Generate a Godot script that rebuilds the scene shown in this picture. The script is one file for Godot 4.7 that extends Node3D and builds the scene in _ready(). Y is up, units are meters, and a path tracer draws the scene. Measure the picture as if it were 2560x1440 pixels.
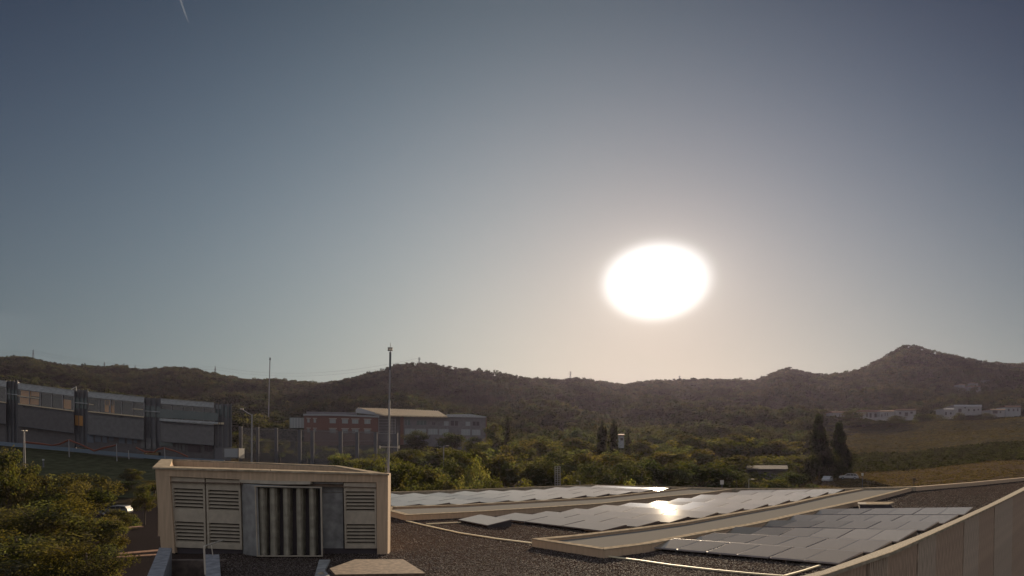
extends Node3D
# Evening view over a gravel roof with solar panels towards forested hills. y up, metres; the camera looks along -z, level, with the lens shifted up.

const F := 1500.0      # focal length and the point opposite the lens, in units of a 2560 x 1440 picture
const CX := 1280.0
const HY := 1125.0
const EXPO := 1.5
const HC := 2.7        # height of the lens above the roof

var M := {}
var used := {}
var rng := RandomNumberGenerator.new()
var hill_noise := FastNoiseLite.new()
var ORD := ["first", "second", "third", "fourth", "fifth", "sixth", "seventh", "eighth", "ninth", "tenth", "eleventh", "twelfth", "thirteenth", "fourteenth", "fifteenth", "sixteenth", "seventeenth", "eighteenth", "nineteenth", "twentieth", "twenty-first", "twenty-second", "twenty-third", "twenty-fourth"]

# ------------------------------------------------------------------ mesh collecting
class MB:
	var v := PackedVector3Array()
	var n := PackedVector3Array()
	var c := PackedColorArray()
	var uv := PackedVector2Array()
	var o := Vector3.ZERO
	var tint := Color.WHITE
	func _init(origin := Vector3.ZERO) -> void:
		o = origin
	func tri(a: Vector3, b: Vector3, d: Vector3, nn := Vector3.ZERO) -> void:   # counter-clockwise from outside
		var nm := nn if nn != Vector3.ZERO else (b - a).cross(d - a).normalized()
		v.append(a - o); v.append(d - o); v.append(b - o)
		for i in 3:
			n.append(nm); c.append(tint)
		uv.append(Vector2(0, 0)); uv.append(Vector2(1, 1)); uv.append(Vector2(1, 0))
	func quad(a: Vector3, b: Vector3, d: Vector3, e: Vector3) -> void:
		var nm := (d - a).cross(e - b).normalized()
		v.append(a - o); v.append(d - o); v.append(b - o)
		v.append(a - o); v.append(e - o); v.append(d - o)
		for i in 6:
			n.append(nm); c.append(tint)
		uv.append(Vector2(0, 0)); uv.append(Vector2(1, 1)); uv.append(Vector2(1, 0))
		uv.append(Vector2(0, 0)); uv.append(Vector2(0, 1)); uv.append(Vector2(1, 1))
	func hexa(p: Array) -> void:   # p[0..3] bottom ring counter-clockwise from above, p[4..7] top ring
		quad(p[4], p[5], p[6], p[7]); quad(p[3], p[2], p[1], p[0])
		for i in 4:
			var j := (i + 1) % 4
			quad(p[i], p[j], p[j + 4], p[i + 4])
	func box(mid: Vector3, size: Vector3, turn := 0.0) -> void:
		var b := Basis(Vector3.UP, turn)
		var h := size * 0.5
		var p := []
		for y in [-h.y, h.y]:
			for q in [[-1, 1], [1, 1], [1, -1], [-1, -1]]:
				p.append(mid + b * Vector3(q[0] * h.x, y, q[1] * h.z))
		hexa(p)
	func tube(a: Vector3, b: Vector3, r0: float, r1: float, k := 6) -> void:
		var ax := (b - a).normalized()
		var s := ax.cross(Vector3.UP if absf(ax.y) < 0.95 else Vector3.RIGHT).normalized()
		var t := ax.cross(s)
		for i in k:
			var p := s * cos(TAU * i / k) + t * sin(TAU * i / k)
			var q := s * cos(TAU * (i + 1) / k) + t * sin(TAU * (i + 1) / k)
			quad(a + q * r0, a + p * r0, b + p * r1, b + q * r1)
			tri(b, b + q * r1, b + p * r1); tri(a, a + p * r0, a + q * r0)
	func path(pts: Array, r: float, k := 5) -> void:
		for i in pts.size() - 1:
			tube(pts[i], pts[i + 1], r, r, k)
	func extrude(front: Array, back: Vector3) -> void:   # a plane outline (seen from the camera) pushed back by a vector
		var flat := PackedVector2Array()
		var nm := Vector3.ZERO
		for i in front.size():
			var a: Vector3 = front[i]
			var b: Vector3 = front[(i + 1) % front.size()]
			nm += a.cross(b)
		nm = nm.normalized()
		if nm.dot(back) > 0.0:
			nm = -nm
		var s := nm.cross(Vector3.UP if absf(nm.y) < 0.9 else Vector3.RIGHT).normalized()
		var t := nm.cross(s)
		for p in front:
			flat.append(Vector2(p.dot(s), p.dot(t)))
		var idx := Geometry2D.triangulate_polygon(flat)
		for i in range(0, idx.size(), 3):
			var a: Vector3 = front[idx[i]]
			var b: Vector3 = front[idx[i + 1]]
			var d: Vector3 = front[idx[i + 2]]
			if (b - a).cross(d - a).dot(nm) < 0.0:
				var x := b
				b = d
				d = x
			tri(a, b, d, nm)
			tri(a + back, d + back, b + back, -nm)
		var mid := Vector3.ZERO
		for p in front:
			mid += p / front.size()
		for i in front.size():
			var a: Vector3 = front[i]
			var b: Vector3 = front[(i + 1) % front.size()]
			var sn := (b - a).cross(back)
			if sn.dot((a + b) * 0.5 - mid) > 0.0:
				quad(a, b, b + back, a + back)
			else:
				quad(b, a, a + back, b + back)
	func mesh() -> ArrayMesh:
		var arr := []
		arr.resize(Mesh.ARRAY_MAX)
		arr[Mesh.ARRAY_VERTEX] = v
		arr[Mesh.ARRAY_NORMAL] = n
		arr[Mesh.ARRAY_COLOR] = c
		arr[Mesh.ARRAY_TEX_UV] = uv
		var m := ArrayMesh.new()
		if v.size():
			m.add_surface_from_arrays(Mesh.PRIMITIVE_TRIANGLES, arr)
		return m

# ------------------------------------------------------------------ naming and tree of things
func numbered(called: String) -> String:
	used[called] = used.get(called, -1) + 1
	return called if used[called] == 0 else "%s_%03d" % [called, used[called]]

func tag(o: Node, label: String, category: String, group := "", kind := "") -> void:
	if label: o.set_meta("label", label)
	if category: o.set_meta("category", category)
	if group: o.set_meta("group", group)
	if kind: o.set_meta("kind", kind)

func thing(called: String, label: String, category: String, at := Vector3.ZERO, group := "") -> Node3D:
	var r := Node3D.new()
	r.name = numbered(called)
	add_child(r, true)
	r.position = at
	tag(r, label, category, group)
	return r

func kid_name(parent: Node, called: String) -> String:
	var k := "%d/%s" % [parent.get_instance_id(), called]
	used[k] = used.get(k, -1) + 1
	return called if used[k] == 0 else "%s_%03d" % [called, used[k]]

func part(parent: Node, called: String, mb: MB, mat: Material) -> MeshInstance3D:
	return part_mesh(parent, called, mb.mesh(), mat)

func part_mesh(parent: Node, called: String, mesh: Mesh, mat: Material) -> MeshInstance3D:
	var m := MeshInstance3D.new()
	m.name = kid_name(parent, called)
	m.mesh = mesh
	m.material_override = mat
	parent.add_child(m, true)
	return m

func structure(called: String, mb: MB, mat: Material) -> MeshInstance3D:
	var m := MeshInstance3D.new()
	m.name = numbered(called)
	m.mesh = mb.mesh()
	m.material_override = mat
	m.set_meta("kind", "structure")
	add_child(m, true)
	return m

# ------------------------------------------------------------------ places
func V(px: float, py: float, d: float) -> Vector3:
	return Vector3((px - CX) / F * d, HC - (py - HY) / F * d, -d)

func VY(px: float, py: float, y: float) -> Vector3:   # where that sight line meets the level y
	var d := (HC - y) * F / (py - HY)
	return Vector3((px - CX) / F * d, y, -d)

func lerp_list(list: Array, x: float) -> float:   # [[x, y], ...] smooth between knots
	if x <= list[0][0]: return list[0][1]
	for i in list.size() - 1:
		if x <= list[i + 1][0]:
			var t: float = (x - list[i][0]) / (list[i + 1][0] - list[i][0])
			return lerpf(list[i][1], list[i + 1][1], t)
	return list[-1][1]

var RIDGE := [[-4000, 960], [-1500, 930], [-600, 892], [0, 897], [60, 893], [100, 900], [150, 912], [250, 918], [310, 917], [350, 924], [450, 919], [500, 925], [560, 940], [620, 950], [680, 948], [740, 955], [800, 960], [850, 955], [900, 940], [950, 928], [980, 918], [1010, 909], [1050, 906], [1090, 913], [1130, 920], [1200, 928], [1260, 935], [1330, 948], [1400, 951], [1440, 945], [1500, 955], [1550, 962], [1600, 955], [1700, 948], [1770, 947], [1850, 950], [1890, 951], [1930, 932], [1965, 920], [2000, 926], [2030, 934], [2110, 934], [2150, 922], [2200, 898], [2240, 872], [2260, 863], [2295, 865], [2330, 876], [2400, 893], [2480, 906], [2560, 914], [3000, 925], [4500, 950], [7000, 980]]
var RIDGE_D := [[-4000, 900], [400, 900], [760, 880], [960, 740], [1250, 720], [1500, 950], [1700, 1050], [1950, 980], [2280, 900], [2700, 900], [7000, 900]]
var DROWS := [60.0, 100.0, 130.0, 150.0, 200.0, 260.0, 340.0, 450.0, 600.0]
var TCOLS := [
	[-4000, [1380, 1270, 1185, 1130, 1100, 1070, 1040, 1000, 970]],
	[0, [1380, 1268, 1172, 1116, 1085, 1058, 1030, 990, 950]],
	[400, [1380, 1276, 1202, 1150, 1114, 1090, 1060, 1030, 990]],
	[700, [1380, 1278, 1225, 1185, 1150, 1115, 1085, 1050, 1010]],
	[1000, [1380, 1285, 1240, 1212, 1165, 1112, 1075, 1035, 985]],
	[1300, [1380, 1290, 1245, 1225, 1180, 1135, 1090, 1050, 1000]],
	[1600, [1380, 1290, 1250, 1228, 1185, 1145, 1100, 1060, 1018]],
	[1900, [1380, 1285, 1242, 1218, 1180, 1143, 1106, 1066, 1022]],
	[2200, [1360, 1270, 1217, 1197, 1158, 1120, 1080, 1050, 1012]],
	[2560, [1350, 1250, 1192, 1167, 1130, 1090, 1057, 1029, 990]],
	[3300, [1350, 1250, 1185, 1155, 1120, 1080, 1045, 1015, 985]],
	[7000, [1350, 1250, 1190, 1160, 1120, 1085, 1050, 1020, 995]]]

func column_py(col: Array, d: float) -> float:
	if d <= DROWS[0]: return col[0]
	for i in DROWS.size() - 1:
		if d <= DROWS[i + 1]:
			return lerpf(col[i], col[i + 1], (d - DROWS[i]) / (DROWS[i + 1] - DROWS[i]))
	return col[-1]

func ground_y(px: float, d: float) -> float:
	if d < 60.0:
		return -7.5
	var far := lerp_list(RIDGE_D, px)
	var py := 0.0
	for i in TCOLS.size() - 1:
		if px <= TCOLS[i + 1][0] or i == TCOLS.size() - 2:
			var t := clampf((px - TCOLS[i][0]) / (TCOLS[i + 1][0] - TCOLS[i][0]), 0, 1)
			t = t * t * (3 - 2 * t)
			py = lerpf(column_py(TCOLS[i][1], minf(d, 600)), column_py(TCOLS[i + 1][1], minf(d, 600)), t)
			break
	if d > 600.0:
		var t := clampf((d - 600.0) / (far - 600.0), 0, 1)
		py = lerpf(py, lerp_list(RIDGE, px) + 5.0, pow(t, 0.85))
	var y := HC - (py - HY) * minf(d, far) / F
	if d > 280.0 and d < far:
		var w := smoothstep(280, 420, d) * (1.0 - smoothstep(far - 160, far - 20, d))
		y += hill_noise.get_noise_2d((px - CX) / F * d, d) * 13.0 * w
	if d > far:
		y -= (d - far) * 0.16
	if d < 100.0 and d >= 60.0:
		y = lerpf(-7.5, y, smoothstep(60, 100, d))
	return y

func G(px: float, d: float, up := 0.0) -> Vector3:
	return Vector3((px - CX) / F * d, ground_y(px, d) + up, -d)

# ------------------------------------------------------------------ materials
func noise_tex(freq: float, kind: int, octaves: int, lo: float, hi: float, seed_: int, size := 512, warp := 0.0) -> NoiseTexture2D:
	var nz := FastNoiseLite.new()
	nz.noise_type = kind
	nz.frequency = freq
	nz.fractal_octaves = octaves
	nz.seed = seed_
	if warp > 0.0:
		nz.domain_warp_enabled = true
		nz.domain_warp_amplitude = warp
	var t := NoiseTexture2D.new()
	t.width = size
	t.height = size
	t.seamless = true
	t.noise = nz
	var g := Gradient.new()
	g.set_color(0, Color(lo, lo, lo))
	g.set_color(1, Color(hi, hi, hi))
	t.color_ramp = g
	return t

func mat(called: String, r: float, g: float, b: float, rough := 0.8, metal := 0.0) -> StandardMaterial3D:
	var m := StandardMaterial3D.new()
	m.resource_name = called
	m.albedo_color = Color(r, g, b).linear_to_srgb()
	m.roughness = rough
	m.metallic = metal
	M[called] = m
	return m

func wear(m: StandardMaterial3D, t: Texture2D, scale: Vector3, bump: Texture2D = null, depth := 0.0) -> StandardMaterial3D:
	m.albedo_texture = t
	m.uv1_triplanar = true
	m.uv1_world_triplanar = true
	m.uv1_scale = scale
	if bump:
		m.heightmap_enabled = true
		m.heightmap_texture = bump
		m.heightmap_scale = depth
	return m

func make_materials() -> void:
	var soft := noise_tex(0.012, FastNoiseLite.TYPE_SIMPLEX, 5, 0.72, 1.0, 3)
	var faint := noise_tex(0.010, FastNoiseLite.TYPE_SIMPLEX, 5, 0.88, 1.0, 13)
	var streak := noise_tex(0.02, FastNoiseLite.TYPE_SIMPLEX, 5, 0.6, 1.0, 5)
	var grain := noise_tex(0.06, FastNoiseLite.TYPE_CELLULAR, 2, 1.0, 0.25, 7, 1024)
	var fine := noise_tex(0.05, FastNoiseLite.TYPE_SIMPLEX, 4, 0.55, 1.0, 11)
	wear(mat("gravel", 0.155, 0.112, 0.095, 0.9), grain, Vector3.ONE * 0.55, grain, 0.5)
	wear(mat("coping", 0.58, 0.48, 0.36, 0.7), soft, Vector3.ONE * 0.5).specular_mode = BaseMaterial3D.SPECULAR_DISABLED
	wear(mat("coping_dirty", 0.55, 0.45, 0.33, 0.85), fine, Vector3.ONE * 0.6, fine, 1.0)
	wear(mat("stucco", 0.64, 0.47, 0.325, 0.9), faint, Vector3(1.6, 0.13, 1.6), fine, 0.12)
	wear(mat("louvre", 0.56, 0.48, 0.38, 0.55), faint, Vector3.ONE * 0.6)
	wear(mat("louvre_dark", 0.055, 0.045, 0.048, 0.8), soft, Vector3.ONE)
	wear(mat("grey_panel", 0.43, 0.42, 0.415, 0.7), soft, Vector3.ONE * 0.4)
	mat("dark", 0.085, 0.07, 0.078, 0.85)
	wear(mat("baffle", 0.50, 0.45, 0.36, 0.7), soft, Vector3.ONE * 0.5)
	wear(mat("concrete", 0.36, 0.36, 0.39, 0.85), soft, Vector3.ONE * 0.5, fine, 0.3)
	wear(mat("well", 0.24, 0.18, 0.15, 0.9), soft, Vector3.ONE * 0.6)
	wear(mat("hatch", 0.25, 0.17, 0.12, 0.9), streak, Vector3.ONE * 0.5)
	mat("rail", 0.62, 0.56, 0.48, 0.4, 0.3)
	mat("cable", 0.85, 0.75, 0.52, 0.6)
	mat("panel_glass", 0.34, 0.285, 0.22, 0.05)
	mat("panel_frame_dark", 0.13, 0.11, 0.11, 0.6).metallic_specular = 0.1
	mat("panel_frame", 0.36, 0.33, 0.34, 0.45, 0.4)
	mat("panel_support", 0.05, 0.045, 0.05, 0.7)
	var p := mat("polycarbonate", 0.25, 0.235, 0.215, 0.7)
	p.uv1_scale = Vector3(220, 1, 1)
	p.heightmap_enabled = true
	var wave := Image.create(64, 4, false, Image.FORMAT_RF)
	for i in 64:
		for j in 4:
			wave.set_pixel(i, j, Color(0.5 + 0.5 * sin(TAU * i / 64.0), 0, 0))
	p.heightmap_texture = ImageTexture.create_from_image(wave)
	p.heightmap_scale = 0.22
	p.specular_mode = BaseMaterial3D.SPECULAR_DISABLED
	wear(mat("cladding", 0.74, 0.51, 0.36, 0.75), streak, Vector3(1.2, 0.12, 1.2))
	wear(mat("cladding_pale", 0.80, 0.61, 0.46, 0.75), streak, Vector3(1.2, 0.12, 1.2))
	wear(mat("wall", 0.30, 0.25, 0.21, 0.9), soft, Vector3.ONE * 0.2)
	# land
	wear(mat("soil", 0.075, 0.062, 0.042, 0.95), fine, Vector3.ONE * 0.03)
	wear(mat("pitch", 0.105, 0.108, 0.062, 0.95), soft, Vector3.ONE * 0.05)
	wear(mat("asphalt", 0.048, 0.040, 0.040, 0.9), fine, Vector3.ONE * 0.2)
	wear(mat("kerb", 0.42, 0.27, 0.2, 0.9), soft, Vector3.ONE * 0.3)
	wear(mat("dry_grass", 0.165, 0.118, 0.075, 0.95), fine, Vector3(0.012, 0.1, 0.09), fine, 20.0)
	wear(mat("dry_grass_far", 0.125, 0.105, 0.062, 0.95), streak, Vector3(0.006, 0.05, 0.045))
	wear(mat("pale_terrace", 0.45, 0.33, 0.22, 0.95), fine, Vector3(0.02, 0.1, 0.1))
	for k in ["soil", "pitch", "asphalt", "dry_grass", "dry_grass_far", "pale_terrace", "kerb", "gravel"]:
		M[k].specular_mode = BaseMaterial3D.SPECULAR_DISABLED
	# buildings in the middle distance
	wear(mat("fascia", 0.58, 0.60, 0.63, 0.6), soft, Vector3(0.1, 0.6, 0.1))
	wear(mat("block_wall", 0.15, 0.14, 0.145, 0.85), faint, Vector3.ONE * 0.12)
	wear(mat("block_wall_pale", 0.19, 0.185, 0.19, 0.85), faint, Vector3.ONE * 0.12)
	mat("steel_dark", 0.13, 0.13, 0.145, 0.7)
	mat("steel", 0.33, 0.32, 0.33, 0.5, 0.3)
	mat("window_glass", 0.035, 0.037, 0.04, 0.1)
	mat("window_pale", 0.30, 0.33, 0.34, 0.25)
	mat("rail_glass", 0.11, 0.14, 0.145, 0.2)
	mat("curtain", 0.52, 0.26, 0.09, 0.9)
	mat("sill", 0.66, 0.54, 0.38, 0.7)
	mat("blue_wall", 0.15, 0.20, 0.26, 0.7)
	mat("net_rope", 0.30, 0.11, 0.075, 0.9)
	mat("blue_sheet", 0.12, 0.14, 0.18, 0.6)
	wear(mat("brick", 0.30, 0.155, 0.125, 0.9), streak, Vector3(0.15, 1.2, 0.15))
	wear(mat("slate_wall", 0.21, 0.195, 0.21, 0.85), faint, Vector3.ONE * 0.1)
	wear(mat("metal_roof", 0.72, 0.57, 0.39, 0.5), soft, Vector3.ONE * 0.1)
	wear(mat("white_wall", 0.40, 0.39, 0.41, 0.85), faint, Vector3.ONE * 0.15)
	wear(mat("roof_tile", 0.30, 0.15, 0.10, 0.9), fine, Vector3.ONE * 0.2)
	wear(mat("slate_roof", 0.10, 0.095, 0.10, 0.9), soft, Vector3.ONE * 0.2).metallic_specular = 0.15
	mat("car_white", 0.45, 0.45, 0.47, 0.35)
	mat("car_grey", 0.10, 0.11, 0.12, 0.45)
	mat("tyre", 0.03, 0.03, 0.03, 0.9)
	mat("sign_face", 0.55, 0.55, 0.53, 0.5)
	mat("sign_yellow", 0.62, 0.55, 0.14, 0.5)
	mat("bark", 0.10, 0.075, 0.055, 0.95)
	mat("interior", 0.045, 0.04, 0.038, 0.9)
	mat("fascia_dim", 0.32, 0.33, 0.35, 0.6)
	mat("fence_post", 0.12, 0.12, 0.135, 0.95)
	mat("sign_yellow_dim", 0.16, 0.16, 0.06, 0.7)
	mat("lintel", 0.42, 0.38, 0.35, 0.8)
	var cg := mat("clear_glass", 0.4, 0.42, 0.44, 0.05)
	cg.transparency = BaseMaterial3D.TRANSPARENCY_ALPHA
	cg.albedo_color.a = 0.04
	var net := mat("fence_net", 0.16, 0.16, 0.175, 0.9)
	net.transparency = BaseMaterial3D.TRANSPARENCY_ALPHA
	net.albedo_color.a = 0.34
	var cl := mat("ice_trail", 0.85, 0.87, 0.9, 0.9)
	cl.transparency = BaseMaterial3D.TRANSPARENCY_ALPHA
	cl.albedo_color.a = 0.22
	var lf := mat("leaves", 1, 1, 1, 0.55)
	lf.vertex_color_use_as_albedo = true
	lf.backlight_enabled = true
	lf.backlight = Color(1.0, 1.0, 0.62)
	var fr := mat("far_leaves", 1, 1, 1, 0.8)
	fr.vertex_color_use_as_albedo = true
	fr.backlight_enabled = true
	lf.specular_mode = BaseMaterial3D.SPECULAR_DISABLED
	fr.specular_mode = BaseMaterial3D.SPECULAR_DISABLED
	fr.backlight = Color(0.9, 0.9, 0.6)
	var peb := mat("pebble", 1, 1, 1, 0.75)
	peb.vertex_color_use_as_albedo = true

# ------------------------------------------------------------------ sky
func make_sky() -> PanoramaSkyMaterial:
	var w := 1024
	var h := 512
	var sx := atan2(0.22517599, 0.93823328)
	var sy := asin(0.26270532)
	var sun := Vector3(0.22517599, 0.26270532, -0.93823328)
	var data := PackedFloat32Array()
	data.resize(w * h * 3)
	var K := [Vector3(0.237, -0.092, -0.483), Vector3(-1.553, -0.921, -0.587), Vector3(0.003, -0.014, -0.023), Vector3(0.165, 0.201, 0.465), Vector3(-1.44, -0.75, 0.305), Vector3(-1.856, -2.188, -2.525), Vector3(-2.124, -1.951, -1.363), Vector3(-1.578, -1.472, -1.676), Vector3(-3.727, -3.504, -2.585), Vector3(-1.097, -0.806, -0.685)]
	var at := 0
	for j in h:
		var el := (0.5 - (j + 0.5) / h) * PI
		var ce := cos(el)
		var se := sin(el)
		var e := clampf(el, 0.0, 0.64)
		var up := clampf(el / 1.2, 0, 1)
		var base := Vector3(0.265, 0.25, 0.235).lerp(Vector3(0.125, 0.145, 0.175), pow(up, 0.55))
		var low := smoothstep(0.62, 1.0, el)
		for i in w:
			var col := base
			if el >= -0.02:
				var az := (i + 0.5) / w * TAU
				if az > PI:
					az -= TAU
				var side := maxf(smoothstep(0.78, 1.5, absf(az)), low)
				if side < 1.0:
					var a := clampf(az - sx, -0.95, 0.62)
					var dir := Vector3(ce * sin(az), se, -ce * cos(az))
					var g := acos(clampf(dir.dot(sun), -1, 1))
					var l: Vector3 = K[0] + K[1] * minf(g, 1.0) + K[2] * a + K[3] * (a * a) + K[4] * e + K[5] * (e * e) + K[6] * (a * e) + K[7] * (g * g) + K[8] * (a * a * e) + K[9] * (a * a * a)
					var s := Vector3(exp(l.x), exp(l.y), exp(l.z))
					s *= 1.0 - 0.24 * exp(-g / 0.35)
					s = Vector3(minf(s.x, 0.66), minf(s.y, 0.57), minf(s.z, 0.48))
					if g < 0.7:
						var dx := (az - sx) * ce / 0.070
						var dy := (el - sy) / 0.050
						var q := sqrt(dx * dx + dy * dy)
						var core := 1.0 - smoothstep(0.55, 1.4, q)
						var halo := exp(-maxf(q - 0.8, 0) * 3.4) * 0.30 + exp(-maxf(q - 0.8, 0) * 1.1) * 0.14
						s += Vector3(1.0, 0.94, 0.82) * halo + Vector3(1.1, 1.1, 1.1) * core
					s /= EXPO
					col = s.lerp(base, side)
			data[at] = col.x
			data[at + 1] = col.y
			data[at + 2] = col.z
			at += 3
	var im := Image.create_from_data(w, h, false, Image.FORMAT_RGBF, data.to_byte_array())
	var m := PanoramaSkyMaterial.new()
	m.panorama = ImageTexture.create_from_image(im)
	return m

# ------------------------------------------------------------------ foliage
func crown(seed_: int, kind: String, leaves: int, size: float, base: Color) -> ArrayMesh:
	var r := RandomNumberGenerator.new()
	r.seed = seed_
	var clumps := []
	var count := 16 if kind == "blob" else 34
	for i in count:
		var u := r.randf_range(-1, 1)
		var th := r.randf() * TAU
		var rad := pow(r.randf(), 0.4) * 0.78
		var p := Vector3(sqrt(1 - u * u) * cos(th), u, sqrt(1 - u * u) * sin(th)) * rad
		var cr := r.randf_range(0.2, 0.36)
		if kind == "cypress":
			var t := r.randf_range(-1, 1)
			var wd := clampf((1.0 - t) * 0.75, 0.05, 0.6) * (1.0 if t > -0.7 else 0.8)
			p = Vector3(cos(th) * wd * 0.75 * sqrt(r.randf()), t * 0.95, sin(th) * wd * 0.75 * sqrt(r.randf()))
			cr = clampf(wd, 0.12, 0.4) * 0.7
		elif kind == "conifer":
			var t := -1.0 + 2.0 * i / (count - 1.0)
			var wd := clampf(0.85 - 0.42 * (t + 1.0), 0.06, 0.9) * r.randf_range(0.7, 1.15)
			p = Vector3(cos(th) * wd * 0.7, t * 0.92, sin(th) * wd * 0.7)
			cr = 0.16 + wd * 0.22
		elif kind == "pine":
			p.y = p.y * 0.45 + 0.25
			cr = r.randf_range(0.22, 0.34)
		elif kind == "bush":
			p.y = absf(p.y) * 1.4 - 0.9
		var tone := r.randf_range(0.6, 1.3)
		clumps.append([p, cr, Color(base.r * tone * r.randf_range(0.85, 1.2), base.g * tone, base.b * tone * r.randf_range(0.7, 1.2))])
	var v := PackedVector3Array()
	var n := PackedVector3Array()
	var c := PackedColorArray()
	var idx := PackedInt32Array()
	for k in leaves:
		var cl: Array = clumps[k % clumps.size()]
		var q := Vector3(r.randfn(), r.randfn(), r.randfn()).normalized()
		var p: Vector3 = cl[0] + q * cl[1] * pow(r.randf(), 0.33) * Vector3(1.15, 0.85, 1.15)
		var nm := (q * 0.8 + Vector3(r.randfn(), r.randfn() + 0.5, r.randfn()) * 0.7).normalized()
		var s := nm.cross(Vector3(r.randfn(), r.randfn(), r.randfn())).normalized()
		var t := nm.cross(s)
		var ln := size * r.randf_range(0.7, 1.4)
		var wd := ln * r.randf_range(0.35, 0.6)
		var b := v.size()
		v.append(p - s * ln); v.append(p + t * wd - nm * wd * 0.3); v.append(p + s * ln); v.append(p - t * wd - nm * wd * 0.3)
		var tone := r.randf_range(0.75, 1.3)
		var col := Color(cl[2].r * tone, cl[2].g * tone, cl[2].b * tone)
		for i in 4:
			n.append(nm); c.append(col)
		idx.append_array(PackedInt32Array([b, b + 1, b + 2, b, b + 2, b + 3]))
	var arr := []
	arr.resize(Mesh.ARRAY_MAX)
	arr[Mesh.ARRAY_VERTEX] = v
	arr[Mesh.ARRAY_NORMAL] = n
	arr[Mesh.ARRAY_COLOR] = c
	arr[Mesh.ARRAY_INDEX] = idx
	var m := ArrayMesh.new()
	m.add_surface_from_arrays(Mesh.PRIMITIVE_TRIANGLES, arr)
	return m

func trunk_mesh(seed_: int) -> ArrayMesh:   # unit height, with limbs that reach into the crown
	var r := RandomNumberGenerator.new()
	r.seed = seed_
	var mb := MB.new()
	mb.tube(Vector3.ZERO, Vector3(0.02, 0.35, 0.01), 0.035, 0.026, 7)
	mb.tube(Vector3(0.02, 0.35, 0.01), Vector3(0, 0.8, 0), 0.026, 0.008, 6)
	for i in 7:
		var th := TAU * i / 7.0 + r.randf_range(-0.3, 0.3)
		var y := r.randf_range(0.28, 0.55)
		mb.tube(Vector3(0.01, y, 0), Vector3(cos(th) * 0.22, y + r.randf_range(0.12, 0.3), sin(th) * 0.22), 0.014, 0.004, 5)
	return mb.mesh()

var CROWNS := {}
var TRUNK: ArrayMesh

func tree(called: String, label: String, kind: String, px: float, top: float, d: float, width: float, group: String, crown_part := 0.72) -> Node3D:
	var base := G(px, d)
	var high := maxf(V(px, top, d).y - base.y, 1.0)
	var wide := width / F * d * (1.22 if kind in ["mid", "dark", "leafy"] else 1.1)
	var t := thing(called, label, "tree" if not called.contains("bush") else "bush", base, group)
	t.rotation.y = fposmod(px * 1.7, TAU)
	if crown_part < 0.99:
		var tr := part_mesh(t, "trunk", TRUNK, M.bark)
		tr.scale = Vector3(wide * 0.9, high, wide * 0.9)
	var list: Array = CROWNS[kind]
	var cr := part_mesh(t, "crown", list[int(px) % list.size()], M.leaves)
	cr.scale = Vector3(wide * 0.5, high * crown_part * 0.5, wide * 0.5)
	cr.position.y = high * (1.0 - crown_part * 0.5)
	return t

# ------------------------------------------------------------------ ready
func _ready() -> void:
	rng.seed = 20
	hill_noise.seed = 9
	hill_noise.frequency = 0.006
	hill_noise.fractal_octaves = 4
	var cam := Camera3D.new()
	cam.name = "camera"
	add_child(cam)
	cam.position = Vector3(0, HC, 0)
	cam.set_frustum(1440.0 / F * 0.1, Vector2(0, (HY - 720.0) / F * 0.1), 0.1, 20000.0)
	cam.current = true
	var env := Environment.new()
	env.background_mode = Environment.BG_SKY
	env.sky = Sky.new()
	env.sky.sky_material = make_sky()
	env.tonemap_mode = Environment.TONE_MAPPER_LINEAR
	env.tonemap_exposure = EXPO
	env.sdfgi_enabled = true
	env.ssao_enabled = true
	env.ssil_enabled = true
	env.volumetric_fog_enabled = true      # thin evening haze that scatters the low sun forwards
	env.volumetric_fog_density = 0.000045
	env.volumetric_fog_anisotropy = 0.52
	env.volumetric_fog_albedo = Color(0.89, 0.86, 1.0)
	env.volumetric_fog_length = 3000.0
	var we := WorldEnvironment.new()
	we.name = "world"
	we.environment = env
	add_child(we)
	var sun := DirectionalLight3D.new()
	sun.name = "sun"
	add_child(sun)
	sun.look_at_from_position(Vector3.ZERO, -Vector3(0.22517599, 0.26270532, -0.93823328))
	sun.light_energy = 1.5
	sun.light_color = Color(1.0, 0.90, 0.76)
	sun.light_angular_distance = 0.5
	sun.shadow_enabled = true
	make_materials()
	make_land()
	make_hall()
	make_skylights()
	make_panels()
	make_plant_room()
	make_roof_things()
	make_gravel()
	make_stand_block()
	make_school()
	make_right_houses()
	make_poles()
	make_pylons()
	make_trees()
	make_forest()

func sheet(px0: Array, px1: Array, d0: float, d1: float, lift: float, nx: int, nd: int) -> MB:   # a sheet lying on the land; its left and right ends given at d0 and d1
	var mb := MB.new()
	for j in nd:
		for i in nx:
			var q := []
			for k in [[0, 0], [1, 0], [1, 1], [0, 1]]:
				var u: float = float(i + k[0]) / nx
				var w: float = float(j + k[1]) / nd
				var d := lerpf(d0, d1, w)
				q.append(G(lerpf(lerpf(px0[0], px0[1], w), lerpf(px1[0], px1[1], w), u), d, lift))
			mb.quad(q[0], q[1], q[2], q[3])
	return mb

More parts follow.
